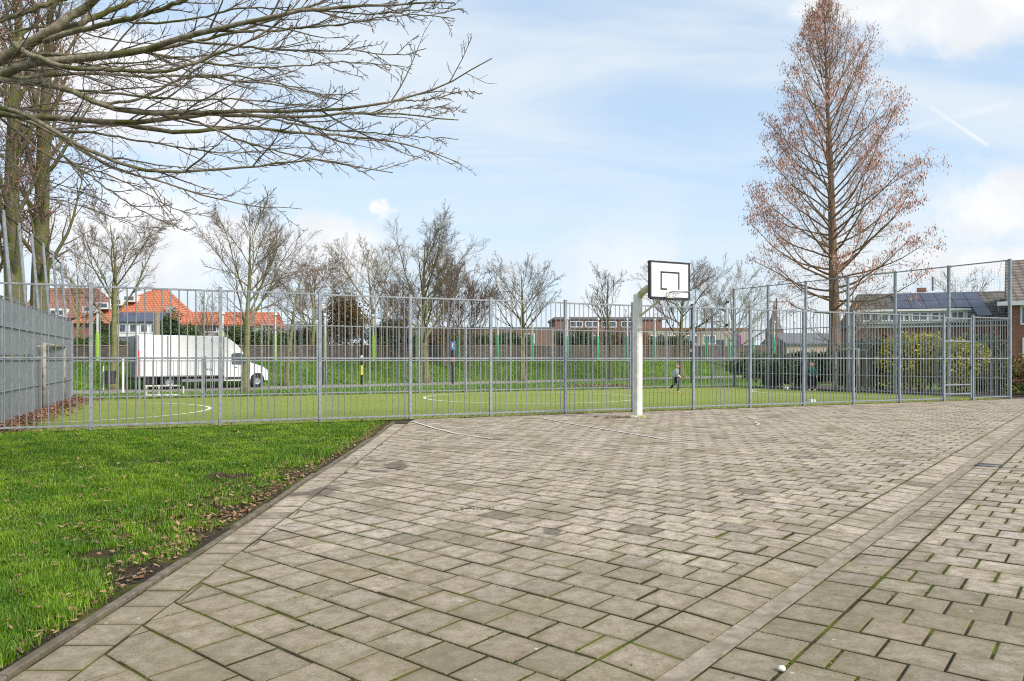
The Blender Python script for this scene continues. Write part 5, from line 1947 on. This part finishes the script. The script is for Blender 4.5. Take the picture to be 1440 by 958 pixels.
# --- brick house at the right edge
o, ax, nr = house_frame(1412, 44.0, -33)
h9 = thing('brick_house', 'tall red brick house with brown tiled roof at the right edge', 'house', (*o, 0))
zg, zr9 = zat(428, 44), zat(366, 47)
wall_block(h9, o + ax * .35, ax, nr, 8.0, 8, 0, zg, M['brick'])
gable_roof(h9, o + ax * .35, ax, nr, 8.0, 8, zg + .12, zr9, M['pantile_brown'], over=.25)
c = o + ax * 4.1 + nr * .3
MB().box((c[0], c[1], zg + .02), (8.9, .18, .24), R(-33)).build('gutter_board', M['white'], h9)
window(h9, (*(o + ax * 1.55), zat(444, 44)), 1.5, 1.15, ax, nr)
window(h9, (*(o + ax * 1.75), zat(490, 44)), 1.7, 1.25, ax, nr)
window(h9, (*(o + ax * 5.2), zat(444, 44)), 1.5, 1.15, ax, nr)
window(h9, (*(o + ax * 5.2), zat(490, 44)), 1.7, 1.25, ax, nr)


# ------------------------------------------------------------------ the two children and the ball
def skin_obj(name, verts, edges, radii, m, parent, sub=2, root_i=0):
    off = np.array(root_loc(parent))
    me = bpy.data.meshes.new(name)
    me.from_pydata([tuple(np.array(v) - off) for v in verts], edges, [])
    me.materials.append(m)
    o = bpy.data.objects.new(name, me)
    C.objects.link(o)
    o.parent = parent
    md = o.modifiers.new('skin', 'SKIN')
    for i, r in enumerate(radii):
        sv = me.skin_vertices[0].data[i]
        sv.radius = (r, r) if not hasattr(r, '__len__') else r
        sv.use_root = (i == root_i)
    md.use_smooth_shade = True
    s = o.modifiers.new('subd', 'SUBSURF')
    s.levels = s.render_levels = sub
    return o


def child(px, py, label, Ht, pose, mats, face):
    """pose: joint name -> (x to its left/right in picture, y depth, z) in body heights"""
    g0 = G(px, py)
    t = thing('person', label, 'person', g0)

    def J(n):
        x, y, z = pose[n]
        return g0 + np.array((x, y, z)) * Ht
    fx = np.array((face[0], face[1], 0.0))
    fx /= np.linalg.norm(fx)
    sd = np.array((-fx[1], fx[0], 0))
    v = [J('pelvis'), J('waist'), J('chest'), J('neck'), J('head') - (0, 0, .035 * Ht), J('head') + fx * .006 * Ht, J('head') + (0, 0, .050 * Ht)]
    e = [(0, 1), (1, 2), (2, 3), (3, 4), (4, 5), (5, 6)]
    r = [.062, .056, .066, .030, .046, .062, .044]
    for s in ('L', 'R'):
        k = len(v)
        v += [J('sho' + s), J('elb' + s), J('wri' + s), J('wri' + s) + (J('wri' + s) - J('elb' + s)) * .28]
        e += [(2, k), (k, k + 1), (k + 1, k + 2), (k + 2, k + 3)]
        r += [.034, .026, .018, .020]
        hand = v[k + 3]
        ad = (J('wri' + s) - J('elb' + s))
        ad = ad / np.linalg.norm(ad)
        for q, (off, ln) in enumerate(((-.018, .038), (-.007, .046), (.005, .044), (.016, .036))):
            m_ = len(v)
            b0 = hand + sd * off * Ht * .9
            v += [b0 + ad * ln * .55 * Ht, b0 + ad * ln * .9 * Ht + fx * .012 * Ht]
            e += [(k + 3, m_), (m_, m_ + 1)]
            r += [.0068, .0058]
        m_ = len(v)
        v += [hand + fx * .022 * Ht, hand + fx * .03 * Ht + ad * .022 * Ht]
        e += [(k + 3, m_), (m_, m_ + 1)]
        r += [.0075, .0062]
        k = len(v)
        v += [J('hip' + s), J('kne' + s), J('ank' + s), J('toe' + s)]
        e += [(0, k), (k, k + 1), (k + 1, k + 2), (k + 2, k + 3)]
        r += [.050, .036, .024, .022]
    skin_obj('body', v, e, [x * Ht for x in r], M['skin'], t)
    # clothes follow the same joints, slightly larger
    v = [J('pelvis') + (0, 0, .005 * Ht), J('waist'), J('chest'), J('neck') - (0, 0, .02 * Ht)]
    e = [(0, 1), (1, 2), (2, 3)]
    r = [.082, .080, .084, .050]
    for s in ('L', 'R'):
        k = len(v)
        v += [J('sho' + s), J('elb' + s), J('wri' + s)]
        e += [(2, k), (k, k + 1), (k + 1, k + 2)]
        r += [.050, .041, .032]
    skin_obj('jacket' if mats[0] == 'jacket_pale' else 'sweater', v, e, [x * Ht for x in r], M[mats[0]], t)
    v, e, r = [J('pelvis') - (0, 0, .005 * Ht)], [], [.074]
    for s in ('L', 'R'):
        k = len(v)
        v += [J('hip' + s), J('kne' + s), J('ank' + s) + (J('kne' + s) - J('ank' + s)) * .06]
        e += [(0, k), (k, k + 1), (k + 1, k + 2)]
        r += [.058, .046, .034]
    skin_obj('trousers', v, e, [x * Ht for x in r], M[mats[1]], t)
    for s in ('L', 'R'):
        a_, b_ = J('ank' + s), J('toe' + s)
        skin_obj('shoe', [a_ - (b_ - a_) * .25, a_ + (b_ - a_) * .5, b_ + (b_ - a_) * .12], [(0, 1), (1, 2)], [.034 * Ht, .033 * Ht, .026 * Ht], M[mats[3]], t)
    hd = J('head')
    skin_obj('hair', [hd + np.array((0, 0, .058 * Ht)) + fx * .012 * Ht, hd + np.array((0, 0, .048 * Ht)) - fx * .026 * Ht, hd - fx * .045 * Ht + (0, 0, .008 * Ht)], [(0, 1), (1, 2)], [.042 * Ht, .052 * Ht, .034 * Ht], M[mats[2]], t)
    fm = MB()
    for q in (-1, 1):
        p = hd + fx * .062 * Ht + sd * .022 * Ht * q + np.array((0, 0, .006 * Ht))
        fm.lathe(p, [(.002, -.006), (.009, -.003), (.009, .003), (.002, .006)], 8)
    fm.build('eyes', M['black'], t)
    p = hd + fx * .066 * Ht
    fe = MB().tube([p + (0, 0, .012 * Ht), p + fx * .010 * Ht - (0, 0, .008 * Ht), p - (0, 0, .014 * Ht)], [.006 * Ht, .012 * Ht, .004 * Ht], 6)
    fe.build('nose', M['skin'], t, True)
    p = hd + fx * .052 * Ht - (0, 0, .034 * Ht)
    MB().box(p, (.012 * Ht, .03 * Ht, .007 * Ht), math.atan2(fx[1], fx[0])).build('mouth', M['red'], t)
    fe = MB()
    for q in (-1, 1):
        fe.box(hd + sd * .062 * Ht * q - fx * .004 * Ht, (.022 * Ht, .012 * Ht, .034 * Ht), math.atan2(fx[1], fx[0]), .003)
    fe.build('ears', M['skin'], t)


run = dict(pelvis=(0, 0, .52), waist=(.01, 0, .60), chest=(.03, 0, .72), neck=(.04, 0, .835), head=(.055, 0, .915),
           shoL=(.03, .10, .775), elbL=(-.10, .12, .66), wriL=(-.05, .10, .545), shoR=(.03, -.10, .775), elbR=(.02, -.13, .63), wriR=(.14, -.12, .54),
           hipL=(-.01, .055, .49), kneL=(-.05, .06, .27), ankL=(-.21, .065, .135), toeL=(-.24, .065, .045),
           hipR=(.01, -.055, .49), kneR=(.075, -.06, .27), ankR=(.055, -.06, .04), toeR=(.15, -.06, .02))
child(950, 553, 'child running in a pale patterned jacket and dark trousers', 1.27, run, ('jacket_pale', 'navy', 'hair_fair', 'shoe_tan'), (1, -.25))
stand = dict(pelvis=(0, 0, .52), waist=(0, .0, .60), chest=(0, 0, .72), neck=(0, -.01, .835), head=(-.005, -.03, .91),
             shoL=(-.105, 0, .775), elbL=(-.14, .02, .64), wriL=(-.10, -.09, .56), shoR=(.105, 0, .775), elbR=(.145, .02, .64), wriR=(.145, -.05, .52),
             hipL=(-.055, 0, .49), kneL=(-.065, -.02, .27), ankL=(-.07, 0, .045), toeL=(-.08, -.09, .02),
             hipR=(.055, 0, .49), kneR=(.085, -.02, .27), ankR=(.10, .02, .045), toeR=(.115, -.07, .02))
child(1141, 550, 'child standing in a dark green sweater near the football', 1.33, stand, ('green_top', 'navy', 'hair_red', 'shoe_white'), (-.25, -1))
bpos = G(1106, 550)
fb = thing('football', 'white football with dark patches on the turf near the standing child', 'ball', bpos)
br = .115
NB = 12
me = bpy.data.meshes.new('ball_skin')
import bmesh
bm = bmesh.new()
bmesh.ops.create_icosphere(bm, subdivisions=3, radius=br)
bm.to_mesh(me)
ico = []
ph = (1 + 5 ** .5) / 2
for s1 in (-1, 1):
    for s2 in (-1, 1):
        ico += [(0, s1, s2 * ph), (s1, s2 * ph, 0), (s2 * ph, 0, s1)]
ico = unit(np.array(ico, float))
me.materials.append(M['stone_white'])
me.materials.append(M['dark_plastic'])
for p in me.polygons:
    cc = np.array(p.center)
    cc = cc / np.linalg.norm(cc)
    p.material_index = 1 if (ico @ cc).max() > .945 else 0
    p.use_smooth = True
bo = bpy.data.objects.new('ball_skin', me)
C.objects.link(bo)
bo.parent = fb
bo.location = (0, 0, br)
bm.free()

# white block lying on the turf edge, pebble, drain
wp = G(1142, 567)
tag(MB().box((wp[0], wp[1], .06), (.22, .14, .12), R(20), .02).build('white_block', M['white']), 'small white block lying on the turf just inside the fence', 'block')
pp_ = G(1099, 942)
g = np.random.default_rng(3)
me = bpy.data.meshes.new('pebble')
bm = bmesh.new()
bmesh.ops.create_icosphere(bm, subdivisions=3, radius=1.0)
for v_ in bm.verts:
    v_.co.x *= .019
    v_.co.y *= .017
    v_.co.z *= .014
    v_.co *= 1 + .05 * math.sin(v_.co.x * 160) + .04 * math.sin(v_.co.y * 210 + 1)
bm.to_mesh(me)
bm.free()
me.polygons.foreach_set('use_smooth', [True] * len(me.polygons))
me.materials.append(M['stone_white'])
pb = bpy.data.objects.new('pebble', me)
C.objects.link(pb)
pb.location = (pp_[0], pp_[1], float(gz(np.dot(pp_[:2], KN))) + .012)
tag(pb, 'small white pebble lying on the slabs in front', 'pebble')
dc = G(1395, 654)
ud = float(np.dot(dc[:2], KD))
dr_ = thing('drain_grate', 'dark iron drain grate set beside the gutter on the right', 'drain', (*uv2w(ud, -1.38), 0), rz=math.atan2(KD[1], KD[0]))
dm = MB()
for y in (-.135, .135):
    dm.box((0, y, -.018), (.30, .03, .03), 0, .003)
for x in (-.135, .135):
    dm.box((x, 0, -.018), (.03, .24, .03), 0, .003)
dm.build('frame', M['dark_plastic'], dr_)
dm = MB()
for k in range(7):
    dm.box((-.105 + k * .035, 0, -.020), (.018, .24, .024), 0, .002)
dm.build('bars', M['roof_grey'], dr_)


# ------------------------------------------------------------------ lawn blades, leaf litter, soil
def lawn():
    g = np.random.default_rng(9)
    N = 430000
    # uneven density: more near the camera
    Y = 3.0 + (g.uniform(0, 1, N) ** 1.25) * 14.5
    xl = -.80 * Y - .6
    xr = np.interp(Y, [p[1] for p in edgeL], [p[0] for p in edgeL]) - .085
    X = xl + (xr - xl) * g.uniform(0, 1, N)
    ok = (X < xr) & (((np.stack([X, Y], 1) - P1) @ fn) < -.02)
    X, Y, xr = X[ok], Y[ok], xr[ok]

    def fbm(x, y, s):
        return (np.sin(x * 1.7 * s + 1.3 * np.sin(y * 1.1 * s)) + np.sin(y * 2.3 * s + 1.7 * np.sin(x * .9 * s + 2)) + .7 * np.sin(x * 4.1 * s + y * 3.3 * s)) / 2.7
    bare = fbm(X, Y, 1.3)
    edge_d = xr - X
    near_edge = np.exp(-edge_d / .24) * (.6 + .5 * (fbm(X, Y, 2.7) > -.2))
    fence_d = -((np.stack([X, Y], 1) - P1) @ fn)
    pr = 1 - .45 * (bare > .5) - .9 * near_edge - .5 * np.exp(-fence_d / .35)
    wear = np.exp(-(((X + 3.0) / .5) ** 2 + ((Y - 7.4) / 1.7) ** 2)) * .8 + .22 * np.exp(-(((X + 3.5) / .6) ** 2 + ((Y - 5.6) / 1.2) ** 2)) + .55 * np.exp(-(((X + 3.1) / .4) ** 2 + ((Y - 11.0) / 1.2) ** 2)) + np.exp(-(((X + 3.55) / .35) ** 2 + ((Y - 9.2) / .35) ** 2)) * .85
    pr = pr - wear * np.clip(.95 + 1.1 * fbm(X + 2, Y, 5.0), 0, 1.8)
    keep = g.uniform(0, 1, len(X)) < pr
    X, Y = X[keep], Y[keep]
    n = len(X)
    tall = .78 + .55 * fbm(X, Y, .8) + .45 * fbm(X, Y, 4.3)
    h = (.036 + .042 * g.uniform(0, 1, n) ** 1.5) * np.clip(tall, .25, 1.7)
    w = np.interp(Y, [3, 8, 16], [.0022, .0032, .0055]) * g.uniform(.7, 1.3, n)
    az = g.uniform(0, 2 * np.pi, n)
    ln = g.uniform(.15, .95, n)
    fx, fy = np.cos(az), np.sin(az)
    sx, sy = -fy, fx
    z0 = np.full(n, -.012)
    b0 = np.stack([X - sx * w, Y - sy * w, z0], 1)
    b1 = np.stack([X + sx * w, Y + sy * w, z0], 1)
    mx_, my_ = X + fx * h * ln * .35, Y + fy * h * ln * .35
    m0 = np.stack([mx_ - sx * w * .8, my_ - sy * w * .8, z0 + h * .6], 1)
    m1 = np.stack([mx_ + sx * w * .8, my_ + sy * w * .8, z0 + h * .6], 1)
    tp = np.stack([X + fx * h * ln, Y + fy * h * ln, z0 + h * (1 - .25 * ln)], 1)
    v = np.stack([b0, b1, m1, m0, tp], 1).reshape(-1, 3)
    k = (np.arange(n) * 5)[:, None]
    quads = k + np.array([[0, 1, 2, 3]])
    tris = k + np.array([[3, 2, 4]])
    pat = np.clip(.5 + .5 * fbm(X + 5, Y, 1.9) + .35 * fbm(X, Y + 3, 5.5), 0, 1.2)
    base = np.stack([.090 + .145 * pat, .215 + .17 * pat, .010 + .010 * pat], 1)
    base *= g.uniform(.55, 1.3, n)[:, None]
    dry = g.uniform(0, 1, n) < .05
    base[dry] = np.array((.26, .22, .10)) * g.uniform(.6, 1.1, dry.sum())[:, None]
    tint = np.repeat(base, 5, axis=0)
    o = mesh_np('lawn_grass', v, quads, tris, m=M['blade'], tint=tint)
    tag(o, kind='stuff')


lawn()


def litter(name, pts, size, seed, m='leaf_litter', kind='stuff', flat=.25):
    g = np.random.default_rng(seed)
    pts = np.array(pts, float)
    N = len(pts)
    az = g.uniform(0, 6.28, N)
    s = size * g.uniform(.6, 1.35, N)
    a = np.stack([np.cos(az), np.sin(az), g.normal(0, flat, N)], 1)
    b = np.stack([-np.sin(az), np.cos(az), g.normal(0, flat, N)], 1)
    prof = [(-1, 0, .0), (-.45, .55, .3), (.1, .42, .1), (.5, .5, .25), (1, 0, .35), (.5, -.45, .2), (.05, -.55, .05), (-.5, -.4, .3)]
    vs = np.stack([pts + (a * px + b * py * .9) * (s / 2)[:, None] + np.array((0, 0, 1.0)) * (pz * s * .35 + .004)[:, None] for px, py, pz in prof], 1)
    k = (np.arange(N) * 8)[:, None]
    q = np.concatenate([k + np.array([[0, 1, 2, 7]]), k + np.array([[7, 2, 6, 6]])[:, :4]], 0)
    quads = np.concatenate([k + np.array([[0, 1, 6, 7]]), k + np.array([[1, 2, 5, 6]]), k + np.array([[2, 3, 4, 5]])], 0)
    o = mesh_np(name, vs.reshape(-1, 3), quads, m=M[m])
    return tag(o, kind=kind)


g = np.random.default_rng(21)
pts = []
for k in range(1500):                                     # over the lawn
    Y = 3.3 + 13.0 * g.uniform() ** .9
    xr = edge_x(Y) - .09
    xl = -.78 * Y
    X = xr - (xr - xl) * g.uniform() ** 1.5
    if np.dot(np.array((X, Y)) - P1, fn) < -.05 and X < xr:
        if g.uniform() < .55:
            pts.append((X, Y, .022 + g.uniform() * .03))
for k in range(900):                                      # drift along the kerb and on the worn patch
    Y = 3.3 + 13 * g.uniform()
    xr = edge_x(Y) - .09
    X = xr - abs(g.normal(0, .16))
    pts.append((X, Y, .002 + g.uniform() * .01))
for k in range(520):
    X, Y = g.normal(-3.1, .45), g.normal(7.4, 1.5)
    if X < edge_x(Y) - .09:
        pts.append((X, Y, .004 + g.uniform() * .012))
litter('fallen_leaves', pts, .048, 1)
pts = []
for k in range(2600):                                     # against the fence foot
    s = g.uniform(0, 31)
    dd = g.normal(0, .13)
    if s < 10 and g.uniform() < .5:
        continue
    if s > 20 and g.uniform() < .7:
        continue
    p = A + fd * s + fn * (dd + (-.02 if s < 9 else .02))
    if s < 8.6 or abs(dd) < .16:
        pts.append((p[0], p[1], (.03 if s < 10 else .006) + g.uniform() * .025))
for k in range(160):
    pts.append((bk0[0] - .5 + g.normal(0, .45), bk0[1] - .1 + g.normal(0, .12), .006 + g.uniform() * .02))
litter('fallen_leaves', pts, .055, 2)
pts = []
for k in range(3600):                                     # heap along the sheet wall
    s = g.uniform(0, wL + .8)
    dd = .06 + abs(g.normal(0, .34)) 
    p = A + wdir * s + fd * dd
    pts.append((p[0], p[1], .01 + max(0, .16 - dd * .2) * g.uniform()))
litter('fallen_leaves', pts, .075, 3, 'leaf_copper')
pts = []
for k in range(700):                                      # along the far edge of the turf and under the trees on the verge
    s = g.uniform(0, fL)
    p = D + fdir * s + np.array((-fdir[1], fdir[0])) * abs(g.normal(.2, .5))
    pts.append((p[0], p[1], .0 + g.uniform() * .02))
for k in range(900):
    p = np.array(gp(850 + g.normal(0, 26), 41.0 + g.normal(0, 1.0))[:2])
    pts.append((p[0], p[1], .0))
litter('fallen_leaves', pts, .13, 4)

# crumbs of soil: molehill on the lawn, dirt along the kerb and fence
def crumbs(name, pts, size, seed):
    g = np.random.default_rng(seed)
    pts = np.array(pts, float)
    N = len(pts)
    oc = np.array([(1, 0, 0), (0, 1, 0), (-1, 0, 0), (0, -1, 0), (0, 0, 1.0)])
    s = (size * g.uniform(.4, 1.3, N))[:, None, None]
    v = pts[:, None, :] + oc[None] * s * g.uniform(.6, 1.2, (N, 5, 1))
    k = (np.arange(N) * 5)[:, None, None]
    t = (k + np.array([[[0, 1, 4], [1, 2, 4], [2, 3, 4], [3, 0, 4]]])).reshape(-1, 3)
    return tag(mesh_np(name, v.reshape(-1, 3), None, t, m=M['soil']), kind='stuff')


pts = []
mh = G(305, 673)
for k in range(700):
    X, Y = g.normal(0, .13), g.normal(0, .16)
    pts.append((mh[0] + X, mh[1] + Y, max(0, .07 - (X * X + Y * Y) * 1.6) * g.uniform(.6, 1)))
for k in range(2200):
    Y = 3.0 + 13.8 * g.uniform()
    xr = edge_x(Y) - .07
    pts.append((xr - abs(g.normal(0, .10)), Y, -.008 + .01 * g.uniform()))
for k in range(2600):
    X, Y = g.normal(-3.0, .42), g.normal(7.4, 1.5)
    if X < edge_x(Y) - .09:
        pts.append((X, Y, -.008))
for k in range(1500):
    s = g.uniform(8.5, 31)
    p = A + fd * s + fn * g.normal(-.03, .05)
    pts.append((p[0], p[1], -.005))
for (px, py, sx, sy, n) in ((600, 618, .10, .10, 70), (505, 644, .15, .1, 60), (672, 716, .10, .03, 50), (592, 594, .5, .1, 160), (880, 588, .4, .08, 160)):
    c = G(px, py)
    for k in range(n):
        pts.append((c[0] + g.normal(0, sx), c[1] + g.normal(0, sy), .002))
crumbs('soil_crumbs', pts, .009, 6)

# moss cushions and weeds standing in the joints
def moss():
    g = np.random.default_rng(31)
    cen = []
    for k in range(60000):
        iu = g.integers(-10, 90)
        u = u0 + iu * pit
        if g.uniform() < .55:
            v_ = -1.968 - g.uniform(0, 9) if g.uniform() < .6 else -1.226 + g.uniform(0, 4)
            uu = u
        else:
            off = 0 if iu % 2 else .15
            uu = u + g.uniform(0, pit)
            k_ = g.integers(0, 30)
            if g.uniform() < .5:
                v_ = -1.968 - k_ * pit + off
            else:
                v_ = -1.226 + (k_ % 14) * pit - off
        p = uv2w(uu, v_) + g.normal(0, .002, 2)
        if p[1] < 2.8 or p[1] > 11 or p[0] < strip_x(p[1]):
            continue
        # thick in patches only
        q = math.sin(p[0] * 1.9 + 2 * math.sin(p[1] * .8)) + math.sin(p[1] * 2.2 + p[0])
        if q < .35 - .55 * max(0, (6 - p[1]) / 3) and v_ < -1.6:
            continue
        if q < -.5:
            continue
        cen.append((p[0], p[1], float(gz(v_)) - .004))
    cen = np.array(cen)
    N = len(cen)
    rep = 6
    c = np.repeat(cen, rep, 0) + np.concatenate([g.normal(0, .0065, (N * rep, 2)), np.zeros((N * rep, 1))], 1)
    v, q = leaf_quads(c, .0085, g, 1.3, -.15)
    v[:, 2] = np.clip(v[:, 2], -.03, .08)
    tint = np.repeat(np.stack([g.uniform(.08, .21, N * rep), g.uniform(.12, .25, N * rep), g.uniform(.005, .02, N * rep)], 1), 4, 0)
    tag(mesh_np('joint_moss', v, q, m=M['blade'], tint=tint), kind='stuff')


moss()


# rough grass on the verge and bank, so that they do not read as flat colour
def verge_grass():
    g = np.random.default_rng(12)
    N = 120000
    s, o = g.uniform(-8, 70, N), np.where(g.uniform(0, 1, N) < .35, g.uniform(-7, -.85, N), g.uniform(3.65, 10.2, N))
    p = RD0[None] + s[:, None] * RDd[None] + o[:, None] * RDn[None]
    inside = ((p - D) @ np.array((-fdir[1], fdir[0]))) > .05
    # keep clear of the pitch
    inside |= ((p - Cc) @ np.array((edir[1], -edir[0]))) < -.5
    p, o = p[inside], o[inside]
    n = len(p)
    z = np.where(o > 3.6, bank_h(o), -.03)
    sz = g.uniform(.05, .15, n) * np.where(o > 3.6, 1.1, .7)
    az = g.uniform(0, 6.28, n)
    w = sz * .22
    fx, fy = np.cos(az), np.sin(az)
    b0 = np.stack([p[:, 0] - fy * w, p[:, 1] + fx * w, z], 1)
    b1 = np.stack([p[:, 0] + fy * w, p[:, 1] - fx * w, z], 1)
    tp = np.stack([p[:, 0] + fx * sz * .6, p[:, 1] + fy * sz * .6, z + sz], 1)
    v = np.stack([b0, b1, tp], 1).reshape(-1, 3)
    t = np.arange(n * 3).reshape(n, 3)
    pat = .5 + .5 * np.sin(p[:, 0] * .9 + 2 * np.sin(p[:, 1] * .7)) * np.sin(p[:, 1] * 1.1)
    base = np.stack([.12 + .12 * pat, .25 + .13 * pat, .025 + .02 * pat], 1) * g.uniform(.6, 1.25, n)[:, None]
    tag(mesh_np('verge_grass', v, None, t, m=M['blade'], tint=np.repeat(base, 3, 0)), kind='stuff')


verge_grass()
for o_ in list(bpy.data.objects):
    if '_local' in o_:
        del o_['_local']
